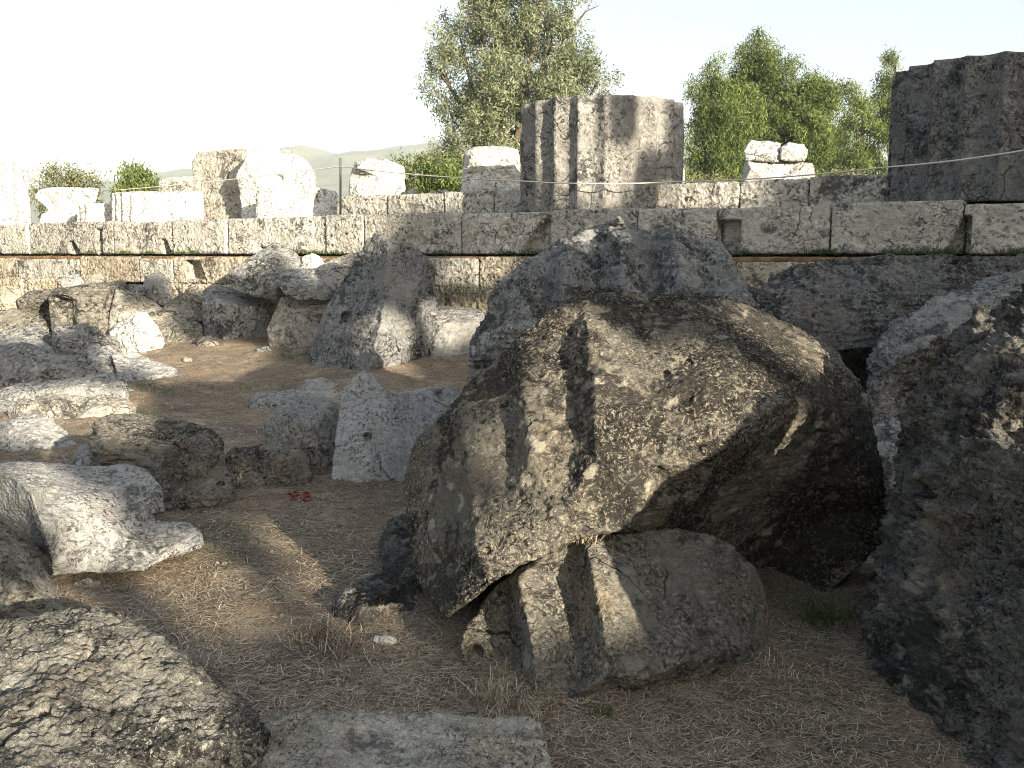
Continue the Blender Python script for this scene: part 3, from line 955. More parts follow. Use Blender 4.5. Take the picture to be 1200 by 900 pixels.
fb("long flat pale slab cut off by the bottom edge of the picture", 2.85,
   [(232, 885, .1), (268, 861, .25), (310, 846, .35), (360, 836, .4), (420, 833, .4), (500, 838, .38), (560, 842, .35), (620, 840, .3), (633, 850, .25), (641, 880, .1), (649, 910, 0), (640, 960, -.1), (228, 960, -.15)],
   [(300, 880, .12), (420, 872, .2), (560, 872, .18), (500, 910, 0), (350, 865, .25), (470, 855, .3), (600, 868, .16), (400, 905, .0)], .3, M_PALE, pit=1.0, rough=1.5, vox=.0055)
fb("small two-toned block beside the big dark brown one", 6.75,
   [(265, 535, .1), (275, 525, .3), (300, 524, .4), (330, 519, .4), (351, 514, .5), (363, 535, .3), (367, 560, .1), (350, 583, 0), (310, 590, -.05), (275, 582, -.05), (265, 556, 0)],
   [(285, 535, .05), (330, 540, -.05), (350, 535, .1), (310, 565, -.02), (345, 565, 0)], .4, M_PITTED, rough=1.2)
fb("rounded upright grey stone behind the two-toned block", 7.35,
   [(310, 500, .1), (320, 480, .2), (335, 467, .4), (360, 465, .5), (385, 467, .5), (397, 480, .4), (398, 540, .1), (385, 565, 0), (340, 565, -.05), (315, 535, 0)],
   [(340, 490, 0), (375, 495, 0), (345, 525, -.08)], .5, M_GREY)
fb("low flat slab half sunk in straw behind the rounded upright stone", 10.2,
   [(290, 470, .1), (300, 461, .3), (340, 457, .6), (400, 457, .6), (412, 480, .2), (400, 505, 0), (330, 503, -.05), (305, 500, -.05), (291, 488, 0)],
   [(310, 470, 0), (350, 472, .1)], .5, M_GREY)
fb("light grey angular block with a pointed peak and a square hole", 6.85,
   [(389, 560, 0), (392, 520, .05), (400, 462, .28), (412, 443, .36), (425, 433, .44), (436, 437, .45), (450, 456, .4), (460, 464, .4), (476, 459, .5), (510, 452, .7), (537, 457, .75), (545, 480, .7), (535, 535, .35), (520, 548, .2), (470, 566, .05), (410, 578, -.1), (398, 576, -.1)],
   [(430, 500, .12), (430, 545, -.02), (480, 520, .2), (455, 480, .26)], .35, M_ASH, smooth=2, rough=.5, pit=.6, pits=((431, 512, 7.0, .028, .1),))
TB = fb("tall tilted fluted boulder rearing up in the middle distance", 12.1,
   [(356, 455, .45), (364, 410, .55), (384, 360, .75), (409, 320, .9), (429, 285, .95), (439, 274, .9), (460, 279, .8), (480, 287, .8), (501, 299, .7), (511, 315, .9), (509, 345, .8), (513, 370, .65), (504, 395, .5), (498, 425, .4), (490, 443, .25), (470, 448, -.1), (440, 446, -.2), (425, 453, -.1), (400, 459, -.1), (380, 461, 0)],
   [(455, 284, .55), (452, 330, .1), (446, 380, -.2), (430, 445, -.3), (478, 320, .5), (477, 360, .2), (468, 400, -.02), (490, 330, .4), (460, 345, .12)],
   .9, M_SHADE, rough=.7, layer=1.0, pits=((406, 372, 12.2, .07, .2),))
fb("pale low block behind the tall tilted boulder, on its right", 12.5,
   [(498, 372, .3), (510, 358, .8), (545, 360, .9), (572, 362, .9), (577, 380, .5), (572, 445, .2), (548, 446, 0), (520, 444, -.05), (505, 424, 0)],
   [(515, 380, .1), (550, 378, .2), (530, 410, 0)], .8, M_SMOOTH)
fb("slab tilted against the step behind the tall boulder", 14.1,
   [(352, 340, 0), (365, 318, .3), (390, 303, .6), (415, 296, .8), (434, 295, .8), (434, 330, .2), (400, 345, 0)], [(395, 320, .2)], .6, M_PALE)

# the three pieces of a huge fluted drum in the foreground
fb("huge rear fragment of a fluted drum with wavy top behind the biggest boulder", 5.9,
   [(550, 425, -.1), (554, 397, 0), (571, 370, .15), (575, 345, .3), (585, 333, .4), (610, 313, .55), (615, 308, .6), (638, 295, .85), (661, 281, .8), (669, 280, .85), (695, 270, 1.1), (710, 264, 1.1), (725, 255, .85), (734, 265, 1.05), (760, 274, 1.25), (788, 263, .95), (812, 279, 1.15), (845, 285, 1.0), (852, 300, .9), (867, 320, .8), (877, 337, .7), (884, 358, .6), (890, 440, .5), (800, 500, .3), (620, 500, 0), (552, 460, -.1)],
   [(644, 318, .58), (642, 352, .32), (700, 295, .84), (699, 335, .47), (762, 292, .88), (764, 335, .53), (825, 303, .92), (830, 338, .6),
    (614, 330, .25), (611, 380, -.05), (666, 300, .4), (662, 345, .02), (727, 282, .5), (728, 335, .15), (790, 287, .55), (802, 335, .2), (582, 375, .2), (850, 345, .3), (640, 400, -.05), (760, 400, .1)],
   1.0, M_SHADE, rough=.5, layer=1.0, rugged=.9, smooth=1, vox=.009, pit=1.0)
BIG = fb("biggest boulder, a broken fluted drum propped on another fragment, with sunlit patches", 0,
   [(680, 341, 4.95), (640, 368, 4.75), (607, 398, 4.7), (577, 425, 4.78), (550, 447, 4.8), (530, 472, 4.8), (508, 497, 4.82), (490, 512, 4.82), (481, 535, 4.8), (475, 570, 4.76), (479, 610, 4.62), (485, 645, 4.5), (489, 680, 4.34), (503, 704, 4.05), (522, 721, 3.72), (545, 706, 3.72), (572, 684, 3.74), (610, 660, 3.78), (650, 643, 3.82), (672, 630, 3.84), (735, 620, 3.88), (790, 640, 4.4), (850, 700, 4.7), (885, 755, 4.7), (905, 752, 4.65), (945, 712, 4.6), (985, 683, 4.55), (1010, 660, 4.6), (1035, 638, 4.7), (1041, 600, 4.75), (1036, 560, 4.75), (1026, 522, 4.85), (1018, 480, 5.0), (1010, 457, 5.05), (995, 435, 5.1), (977, 410, 5.15), (952, 397, 5.15), (935, 387, 5.15), (900, 369, 5.1), (880, 359, 5.1), (860, 352, 5.05), (835, 345, 5.05), (797, 344, 5.0), (730, 342, 4.95)],
   [(684, 355, 4.72), (690, 400, 4.38), (697, 440, 4.17), (699, 480, 4.02), (698, 540, 3.9),
    (664, 405, 4.55), (672, 450, 4.34), (674, 500, 4.12), (666, 545, 3.99),
    (606, 408, 4.58), (614, 470, 4.25), (621, 520, 4.06), (622, 545, 4.0), (596, 620, 3.86),
    (592, 470, 4.40), (602, 530, 4.18), (592, 585, 3.99),
    (539, 480, 4.5), (546, 530, 4.26), (555, 585, 4.04), (558, 640, 3.88),
    (526, 540, 4.46), (534, 600, 4.24), (536, 650, 4.05), (497, 560, 4.6), (503, 640, 4.3),
    (750, 400, 4.55), (820, 400, 4.55), (760, 450, 4.2), (830, 455, 4.1), (790, 490, 4.05), (870, 430, 4.3), (917, 470, 4.12),
    (760, 545, 3.93), (842, 527, 3.92), (760, 588, 3.85), (660, 605, 3.85),
    (880, 390, 4.75), (940, 430, 4.5), (985, 480, 4.6), (960, 500, 4.45), (1005, 530, 4.65), (1018, 575, 4.62),
    (856, 545, 4.2), (800, 592, 4.12), (920, 505, 4.26), (930, 545, 4.5), (850, 620, 4.6), (940, 620, 4.92), (990, 600, 4.88), (890, 680, 4.95), (965, 560, 4.7)],
   .9, M_BOULDER, absY=True, rough=.5, smooth=1, vox=.008, pit=.9, layer=.3, rugged=.5,
   pits=((780, 440, 4.15, .022, .04), (806, 427, 4.2, .024, .03)))
LOW = fb("squat fluted fragment under the biggest boulder, resting on the straw", 0,
   [(540, 775, 3.72), (540, 752, 3.78), (548, 733, 3.85), (560, 722, 3.92), (572, 700, 3.98), (590, 680, 4.0), (607, 666, 3.98), (640, 649, 4.0), (672, 634, 4.0), (685, 628, 4.0), (732, 624, 4.02), (792, 618, 4.1), (830, 626, 4.15), (857, 640, 4.18), (866, 652, 4.15), (886, 665, 4.15), (897, 692, 4.1), (902, 706, 4.05), (901, 735, 3.98), (899, 757, 3.9), (904, 778, 3.86), (890, 803, 3.8), (820, 822, 3.7), (720, 838, 3.62), (640, 845, 3.5), (608, 836, 3.5), (592, 812, 3.55), (550, 802, 3.64)],
   [(608, 676, 3.86), (614, 710, 3.72), (624, 760, 3.56), (632, 825, 3.44), (594, 720, 3.93), (602, 770, 3.76), (606, 800, 3.64),
    (668, 690, 3.9), (675, 740, 3.72), (680, 790, 3.55), (687, 640, 3.9), (697, 682, 3.72), (708, 735, 3.56), (712, 790, 3.46),
    (760, 660, 3.92), (765, 720, 3.72), (752, 797, 3.46), (675, 815, 3.42), (800, 776, 3.52), (840, 690, 3.9), (850, 740, 3.74), (870, 765, 3.68),
    (790, 800, 3.68), (720, 822, 3.58)],
   .6, M_LOWER, absY=True, rough=.45, smooth=1, vox=.007, pit=.8, pits=((557, 764, 3.75, .03, .08),))
fb("low dark stone stretching back beside the biggest boulder, with a grey lichen patch", 4.25,
   [(390, 717, .1), (393, 697, .2), (420, 684, .4), (450, 669, .6), (447, 635, .9), (457, 609, 1.1), (480, 602, 1.2), (525, 605, 1.1), (530, 755, 0), (437, 753, -.05), (402, 741, 0)],
   [(440, 700, .1), (480, 680, .4), (470, 640, .8), (420, 715, -.02)], .4, M_DARK, rough=1.3)
fb("towering dark boulder cut off by the right edge", 0,
   [(1215, 335, 4.5), (1180, 359, 4.4), (1150, 371, 4.35), (1134, 385, 4.3), (1124, 405, 4.3), (1110, 425, 4.3), (1085, 453, 4.3), (1065, 478, 4.25), (1059, 505, 4.2), (1065, 520, 4.15), (1060, 540, 4.15), (1055, 562, 4.1), (1046, 600, 4.1), (1035, 640, 4.05), (1028, 680, 4.0), (1011, 720, 3.9), (1020, 760, 3.8), (1030, 800, 3.6), (1055, 840, 3.4), (1085, 880, 3.2), (1110, 915, 3.05), (1215, 985, 2.7), (1300, 985, 2.7), (1300, 320, 4.3)],
   [(1160, 400, 4.1), (1150, 460, 3.75), (1110, 470, 4.0), (1120, 540, 3.65), (1165, 520, 3.55), (1100, 600, 3.65), (1090, 690, 3.5), (1075, 760, 3.45), (1150, 760, 3.1), (1180, 600, 3.35), (1150, 650, 3.45), (1200, 860, 2.85), (1195, 450, 3.6), (1230, 700, 3.05), (1130, 840, 3.1), (1200, 385, 4.1), (1240, 480, 3.5)],
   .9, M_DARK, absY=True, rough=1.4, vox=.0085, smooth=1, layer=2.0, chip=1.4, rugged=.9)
fb("broad grey slab leaning on the step behind the biggest boulder", 9.4,
   [(866, 328, .4), (878, 345, .25), (885, 358, .15), (890, 340, .3), (905, 326, .5), (930, 314, .6), (960, 306, .7), (1040, 300, .75), (1120, 299, .7), (1225, 299, .6), (1225, 520, 1.2), (1100, 520, 1.2), (1000, 520, 1.2), (955, 500, 1.0), (920, 440, .5), (890, 400, .3), (866, 380, .3)],
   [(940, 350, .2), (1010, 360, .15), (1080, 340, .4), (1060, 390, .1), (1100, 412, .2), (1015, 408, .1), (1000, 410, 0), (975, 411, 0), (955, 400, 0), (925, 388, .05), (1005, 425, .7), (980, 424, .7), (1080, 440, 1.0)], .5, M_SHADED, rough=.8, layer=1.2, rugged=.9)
fb("dark lobed block below the leaning slab, undercut above a black gap", 8.5,
   [(1018, 422, .15), (1031, 396, .2), (1052, 374, .3), (1090, 354, .5), (1130, 334, .7), (1225, 312, .8), (1225, 500, .2), (1120, 505, .3), (1050, 508, .3), (1026, 495, .2), (1017, 462, .1)],
   [(1042, 428, -.2), (1080, 405, -.15), (1120, 383, 0), (1050, 450, .5), (1100, 430, .6), (1070, 480, .9), (1030, 452, -.05), (1032, 480, .2)], .9, M_SHADE, rough=.8, layer=1.5, rugged=.8)
fb("grey rock showing in the gap right of the biggest boulder", 5.6,
   [(1000, 520, .3), (1030, 490, .5), (1060, 485, .5), (1080, 500, .4), (1085, 640, 0), (1040, 655, -.05), (1005, 640, 0)], [(1045, 540, .1), (1040, 600, 0)], .6, M_GREY)
# added unseen block outside the right edge, shaped to cast the biggest boulder's shadow line
def shadow_caster():
    U = Vector((math.cos(R_(SUN_AZ)), math.sin(R_(SUN_AZ)), 0))
    V = S_DIR.cross(U)
    if V.z < 0:
        V = -V
    def uv(px, py, Y):
        p = Vector(P(px, py, Y))
        return p.dot(U), p.dot(V), p.dot(S_DIR)
    e1, e2, e0 = uv(742, 612, 3.88), uv(917, 468, 4.05), uv(733, 690, 3.76)
    poly = [(e0[0] - .03, e0[1] - 1.6), (e0[0] - .02, e0[1]), (e1[0] - .04, e1[1] + .0), (e2[0], e2[1] + .02), (e2[0] + .2, e2[1] + .04), (e2[0] + .22, e2[1] - .25), (e2[0] + .3, e2[1] - .6), (e2[0] + .38, e2[1] - 2.2)]
    w0 = e1[2] + 2.35
    vs_, fs = [], []
    n = len(poly)
    for w, sh in ((w0, 1.0), (w0 + .7, 0.9)):
        for (u, v) in poly:
            c = sum(p[0] for p in poly) / n
            vs_.append(tuple(U * (c + (u - c) * sh) + V * v + S_DIR * w))
    fs = [tuple(range(n)), tuple(range(2 * n - 1, n - 1, -1))] + [(i, i + n, (i + 1) % n + n, (i + 1) % n) for i in range(n)]
    me = bpy.data.meshes.new("s")
    me.from_pydata(vs_, [], fs)
    bm = bmesh.new(); bm.from_mesh(me)
    bmesh.ops.recalc_face_normals(bm, faces=bm.faces)
    bm.to_mesh(me); bm.free()
    me = remesh(me, .016)
    erode(me, .016, .5, 1.0, 3, 1.0, 77)
    o = put("stone_block", me, M_DARK, tuple(U * e1[0] + S_DIR * w0 + V * (e1[1] - 1.5)))
    tag(o, "unseen upright block added beyond the right edge to shade the biggest boulder", "stone block", GF)
shadow_caster()
for args in (
    ("ochre block against the lowest step at the left edge", 15.7, [(-14, 338, .2), (5, 334, .3), (24, 338, .3), (26, 352, .1), (22, 366, 0), (-14, 368, -.1)], [(8, 345, -.05)], .5, M_OCHRE),
    ("wedge of grey stone between the worm-eaten block and the brilliant white rock", 13.9, [(112, 402, .1), (120, 391, .3), (136, 394, .3), (143, 412, .1), (140, 426, 0), (118, 424, -.05)], [(125, 402, -.05)], .4, M_GREY),
    ("little buff stone at the foot of the rounded oblong block", 14.3, [(229, 404, 0), (233, 395, .1), (247, 393, .15), (257, 400, .1), (256, 410, 0), (238, 412, -.05)], [(243, 400, -.05)], .3, M_PITTED),
    ("little grey stone at the foot of the stone carrying the flat slab", 13.6, [(297, 418, 0), (301, 408, .1), (313, 405, .15), (322, 412, .1), (320, 424, 0), (304, 425, -.05)], [(310, 413, -.05)], .3, M_GREY),
    ("rough grey block behind the sunlit buff slab at the left edge", 10.0, [(-14, 474, .3), (4, 468, .4), (22, 474, .3), (24, 500, .1), (14, 515, 0), (-14, 518, -.1)], [(4, 484, 0)], .5, M_GREY),
    ("small bright white stone between the wedge-shaped block and the tilted slab", 14.9, [(350, 322, 0), (354, 301, .2), (366, 297, .3), (381, 303, .2), (384, 322, 0)], [(366, 310, -.05)], .3, M_WHITE),
    ("small angular pale stone lying below the slotted step", 15.7, [(212, 352, 0), (217, 339, .1), (231, 335, .15), (240, 343, .1), (240, 356, 0)], [(226, 346, -.05)], .3, M_PALE),
    ("squarish pale stone on the step above the block with the hollow end", 16.6, [(98, 334, 0), (101, 321, .1), (118, 319, .15), (124, 327, .1), (123, 338, 0)], [(110, 328, -.04)], .3, M_PALE),
    ("small split grey stone behind the sloping grey block", 15.6, [(144, 343, .1), (150, 333, .2), (166, 333, .2), (171, 344, .1), (165, 356, 0), (148, 356, -.02)], [(157, 342, -.05)], .3, M_GREY),
    ("low angular block between the dark brown block and the holed rock", 7.0, [(84, 548, .1), (92, 524, .3), (108, 518, .35), (124, 530, .2), (126, 560, 0), (90, 566, -.05)], [(104, 536, -.02)], .4, M_GREY),
    ("flat angular stone between the long low slab and the sloping pale slab", 11.3, [(128, 462, .1), (140, 452, .3), (160, 458, .25), (170, 470, .05), (150, 478, -.02), (132, 474, 0)], [(148, 464, 0)], .3, M_GREY),
    ("grey block half hidden behind the low flat slab in the straw", 11.0, [(352, 456, .1), (358, 445, .25), (378, 443, .3), (396, 450, .2), (398, 470, 0), (356, 472, -.02)], [(374, 454, -.02)], .4, M_SMOOTH),
):
    fb(*args)
# small loose stones
ST = "loose stones on the straw"
def small(label, Y, outline, mat, inner=(), thick=.12, **kw):
    return relief("loose_stone", label, Y, outline, list(inner), thick, mat, "stone", ST, vox=max(.004, Y / F * 1.5), **kw)
small("rounded buff stone in the hollow under the pale smooth block", 4.68, [(82, 690, 0), (88, 682, .04), (105, 678, .06), (117, 681, .04), (118, 688, .02), (108, 694, 0), (90, 697, 0)], M_PALE, [(100, 686, -.03)])
small("flat pale stone lying below the rounded buff stone", 4.6, [(92, 702, 0), (100, 694, .05), (118, 692, .05), (120, 699, 0), (105, 706, 0)], M_PALE, [(106, 699, -.02)], .08)
small("flat pale stone beside the jagged end of the smooth block", 4.95, [(183, 670, 0), (195, 666, .06), (207, 666, .06), (207, 673, 0), (195, 677, 0)], M_SMOOTH, [(195, 671, -.02)], .1)
small("small pale stone before the low dark stone", 4.02, [(436, 750, 0), (440, 744, .03), (455, 745, .04), (466, 749, .02), (464, 755, 0), (445, 756, 0)], M_SMOOTH, [(450, 749, -.02)], .08)
small("little white stone in the gap beside the towering boulder", 6.6, [(1030, 505, 0), (1032, 499, .03), (1041, 499, .03), (1046, 504, .02), (1043, 510, 0), (1033, 510, 0)], M_WHITE, [(1038, 504, -.02)], .1)
small("reddish rounded stone behind the biggest boulder, above a green tuft", 4.95, [(966, 702, 0), (968, 688, .03), (978, 682, .05), (988, 686, .04), (991, 697, .02), (986, 708, 0), (974, 710, 0)], M_REDSTONE, [(978, 694, -.06)], .15)
small("pale pebble on the open straw at the left", 13.3, [(214, 422, 0), (217, 419, .04), (224, 419, .04), (226, 423, 0), (220, 427, 0)], M_PALE, [], .15)

def bank_up():
    from mathutils import kdtree
    pts = []
    for o in scene.objects:
        if o.type == 'MESH' and o.get("category") == "stone block" and o.location.y < 16.5 and o.location.z < 1.2 and not any(k in o["label"] for k in ("cut off by the bottom", "low dark stone")):
            n = len(o.data.vertices)
            co = np.empty(n * 3, np.float32)
            o.data.vertices.foreach_get("co", co)
            co = co.reshape(-1, 3)[::3] + np.array(o.location, np.float32)
            g = ground_h(co[:, 0].astype(float), co[:, 1].astype(float))
            k = np.abs(co[:, 2] - g - .01) < 0.05
            pts.append(co[k][::2])
    pts = np.vstack(pts)
    kd = kdtree.KDTree(len(pts))
    for i, p in enumerate(pts):
        kd.insert((p[0], p[1], 0), i)
    kd.balance()
    BANK[0] = kd
    me = bpy.data.objects["ground"].data
    n = len(me.vertices)
    co = np.empty(n * 3, np.float32)
    me.vertices.foreach_get("co", co)
    co = co.reshape(-1, 3)
    k = (np.abs(co[:, 0]) < 11) & (co[:, 1] > 1.6) & (co[:, 1] < 18)
    co[k, 2] += bank_h(co[k, 0].astype(float), co[k, 1].astype(float)) * (1 + .8 * perlin(co[k].astype(float) / .2))
    me.vertices.foreach_set("co", co.ravel())
    me.update()
bank_up()
# ------------------------------------------------------------------ trees and shrubs
def leaf_cloud(centers, spread, per, length, width, up=0.0, rng=RNG, keep=None):
    """many small leaf-shaped faces gathered round clump centres; returns mesh with a per-face tint"""
    centers = np.asarray(centers, float)
    n = len(centers) * per
    c = np.repeat(centers, per, axis=0) + rng.normal(size=(n, 3)) * spread
    tid = np.repeat(np.arange(len(centers)), per)
    if keep is not None:
        k = keep(c)
        c, tid = c[k], tid[k]
        n = len(c)
    a = rng.normal(size=(n, 3))
    a[:, 2] += up
    a /= np.linalg.norm(a, axis=1, keepdims=True)
    b = np.cross(a, rng.normal(size=(n, 3)))
    b /= np.linalg.norm(b, axis=1, keepdims=True) + 1e-9
    l = length * rng.uniform(0.6, 1.3, (n, 1)) * 0.5
    w = width * rng.uniform(0.6, 1.3, (n, 1)) * 0.5
    co = np.stack([c - a * l, c + b * w, c + a * l, c - b * w], 1).reshape(-1, 3)
    me = np_mesh("leaves", co, np.arange(n * 4), 4, smooth=False)
    ct = rng.normal(0.5, 0.24, len(centers))[tid] + rng.normal(0, 0.14, n)
    at = me.attributes.new("tint", 'FLOAT', 'FACE')
    v = np.clip(ct, 0, 1).astype(np.float32)
    at.data.foreach_set("value", v[:len(me.polygons)])
    return me

def lobes_world(lobes, Y):
    out = []
    for (px, py, rx, ry, dy, dens) in lobes:
        c = P(px, py, Y + dy)
        out.append((c, rx * Y / F, ry * Y / F, dens))
    return out

def tree(name, label, cat, base, L, per_m3, leaf, mat, trunk_r, group=None, spread=0.16, up=0.2, rng=RNG, keep=None, shell=0.55, hole=-0.04, sub=0):
    """base: trunk foot; L: lobes (centre, radius across, radius up, density)"""
    t = empty(name, tuple(base))
    tag(t, label, cat, group)
    base = np.array(base, float)
    paths = []
    top = np.mean([l[0] for l in L], axis=0)
    fork = base + (top - base) * 0.45
    fork[:2] = base[:2] + (top[:2] - base[:2]) * 0.25
    if trunk_r > 0:
        mid = (base + fork) / 2 + rng.normal(size=3) * trunk_r * 0.5
        paths.append(([base - (0, 0, .2), mid, fork], [trunk_r * 1.25, trunk_r, trunk_r * .8]))
        for c, rx, ry, dens in L:
            m1 = fork * .5 + c * .5 + rng.normal(size=3) * rx * 0.15
            paths.append(([fork, m1, c], [trunk_r * .5, trunk_r * .32, trunk_r * .14]))
            for _ in range(5):
                e = c + rng.normal(size=3) * (rx * .3, rx * .3, ry * .3)
                paths.append(([m1 * .3 + c * .7, (c + e) / 2 + rng.normal(size=3) * .08 * rx, e], [trunk_r * .14, trunk_r * .09, trunk_r * .03]))
        if keep is not None:
            def clear(pt):
                s = np.array([a * (1 - t) + b * t for a, b in zip(pt, pt[1:]) for t in np.linspace(0, 1, 12)])
                return keep(s, True).all()
            paths = paths[:1] + [p for p in paths[1:] if clear(p[0])]
        tube_obj("trunk", paths, M_BARK, tuple(base), t, sides=6)
    cs = []
    if sub:                                   # break every bough into smaller uneven tufts
        L2 = []
        for c, rx, ry, dens in L:
            L2.append((c, rx * .72, ry * .72, dens))
            for _ in range(sub):
                d = rng.normal(size=3)
                d /= np.linalg.norm(d)
                f = rng.uniform(.32, .55)
                L2.append((c + d * (rx * .8, rx * .8, ry * .85), rx * f, ry * f * 1.15, dens))
        L = L2
    for c, rx, ry, dens in L:
        n = max(4, int(per_m3 * dens * 4.19 * rx * rx * ry))
        d = rng.normal(size=(n, 3))
        d /= np.linalg.norm(d, axis=1, keepdims=True)
        r = rng.random((n, 1)) ** (1 / 3) * (1 - shell) + shell * (0.75 + 0.35 * rng.random((n, 1)))
        q = c + d * r * (rx, rx, ry)
        # ragged outline and holes
        keepn = perlin(q / (0.45 * max(rx, ry)) + 3.3) > hole
        cs.append(q[keepn])
    cs = np.vstack(cs)
    me = leaf_cloud(cs, spread, leaf[0], leaf[1], leaf[2], up, rng, keep)
    put("crown", me, mat, tuple(base), t)
    return t

def ground_at(px, Y):
    q = P(px, 300, Y)
    q[2] = 0
    return q

g = "trees beyond the platform"
L = lobes_world([(515, 82, 26, 26, 0, .5), (540, 58, 34, 34, .3, .8), (562, 20, 36, 36, 0, .8), (605, 18, 44, 44, .3, 1), (645, 42, 40, 42, 0, .9), (672, 12, 26, 28, 0, .6),
                 (700, 98, 26, 18, 0, .6), (668, 88, 36, 26, .2, .9), (590, 92, 46, 38, -.3, 1.1), (535, 128, 30, 28, 0, .6), (560, 140, 38, 34, -.3, 1.1), (630, 120, 52, 30, 0, 1),
                 (545, 178, 38, 34, -.4, 1), (585, 185, 40, 40, 0, 1), (512, 196, 26, 22, -.5, .8), (640, -25, 46, 30, 0, .7), (580, -25, 40, 30, 0, .7)], 32)
tree("olive_tree", "tall airy grey-green olive tree behind the middle column stump", "tree", ground_at(592, 32), L, 75, (44, .15, .036), M_OLIVE, .28, g, spread=.12, up=.5, hole=.0, sub=5)
L = lobes_world([(842, 92, 17, 20, 0, 1), (835, 122, 30, 26, 0, 1), (822, 152, 24, 24, -.3, 1), (850, 150, 34, 28, 0, 1), (830, 190, 34, 28, -.3, 1), (862, 195, 30, 28, 0, 1)], 40)
tree("pine_tree", "bright bushy pine on the left of the group between the column stumps", "tree", ground_at(842, 40), L, 80, (50, .20, .034), M_PINE, .22, g, spread=.15, up=.9, hole=.03, sub=6)
L = lobes_world([(896, 60, 18, 18, 0, 1), (872, 82, 22, 20, .5, 1), (905, 88, 30, 24, 0, 1), (892, 120, 40, 28, 0, 1), (938, 115, 36, 26, 0, 1), (965, 120, 24, 24, .4, 1), (915, 155, 48, 32, 0, 1.1), (962, 160, 30, 30, 0, 1), (930, 195, 52, 34, 0, 1), (975, 195, 26, 26, 0, 1)], 44)
tree("pine_tree", "tallest broad dark pine in the group between the column stumps", "tree", ground_at(915, 44), L, 72, (50, .21, .036), M_PINE, .3, g, spread=.16, up=.8, hole=.03, sub=6)
L = lobes_world([(1003, 112, 13, 18, 0, 1), (1010, 140, 24, 22, 0, .9), (1020, 172, 26, 24, 0, .9), (1000, 195, 26, 26, 0, 1), (1028, 205, 22, 22, 0, 1)], 38)
tree("pine_tree", "loose light pine just left of the dark column stump", "tree", ground_at(1012, 38), L, 66, (50, .19, .034), M_PINE, .18, g, spread=.15, up=.9, hole=.03, sub=6)
L = lobes_world([(1049, 72, 8, 12, 0, 1), (1046, 92, 16, 15, 0, 1), (1040, 115, 22, 20, 0, 1), (1052, 140, 28, 26, 0, 1)], 52)
tree("pine_tree", "narrow pine top peeping over the left edge of the dark column stump", "tree", ground_at(1046, 52), L, 42, (48, .23, .04), M_PINE, .22, g, spread=.18, up=.9, hole=.03, sub=6)
g = "shrubs beyond the platform"
L = lobes_world([(72, 208, 18, 14, 0, 1), (98, 213, 20, 12, 0, 1), (116, 220, 12, 10, 0, .6), (50, 222, 12, 16, 0, .8), (46, 245, 8, 18, 0, .9), (85, 232, 30, 20, 0, .9)], 34)
tree("shrub", "dull grey-green shrub behind the broken bleached corner block", "shrub", ground_at(75, 34), L, 110, (20, .18, .05), M_SCRUB, .06, g, spread=.14, up=.6)
L = lobes_world([(158, 208, 14, 14, 0, 1.2), (146, 216, 12, 12, 0, 1.2), (172, 216, 16, 12, 0, 1.2), (160, 232, 26, 18, 0, 1)], 34)
tree("shrub", "bright yellow-green shrub behind the long bleached fluted block", "shrub", ground_at(160, 34), L, 150, (24, .19, .05), M_BUSH, .06, g, spread=.12, up=1.2)
L = lobes_world([(470, 192, 14, 14, 0, .8), (490, 205, 24, 18, 0, 1), (520, 205, 26, 24, -.3, 1), (478, 222, 22, 14, 0, 1), (535, 225, 22, 18, 0, 1), (505, 232, 30, 16, 0, 1)], 26)
tree("shrub", "yellow-green shrub between the two bleached blocks under the olive tree", "shrub", ground_at(500, 26), L, 160, (22, .15, .042), M_BUSH, .06, g, spread=.12, up=.7)
L = lobes_world([(808, 210, 14, 12, 0, .8), (830, 214, 20, 12, 0, 1), (850, 222, 20, 10, 0, 1), (985, 218, 28, 16, 0, 1), (1015, 222, 22, 12, 0, 1)], 30)
tree("shrub", "low dry scrub showing behind the right slab course", "shrub", ground_at(835, 30), L, 120, (20, .16, .042), M_SCRUB, .05, g, spread=.13, up=.7)

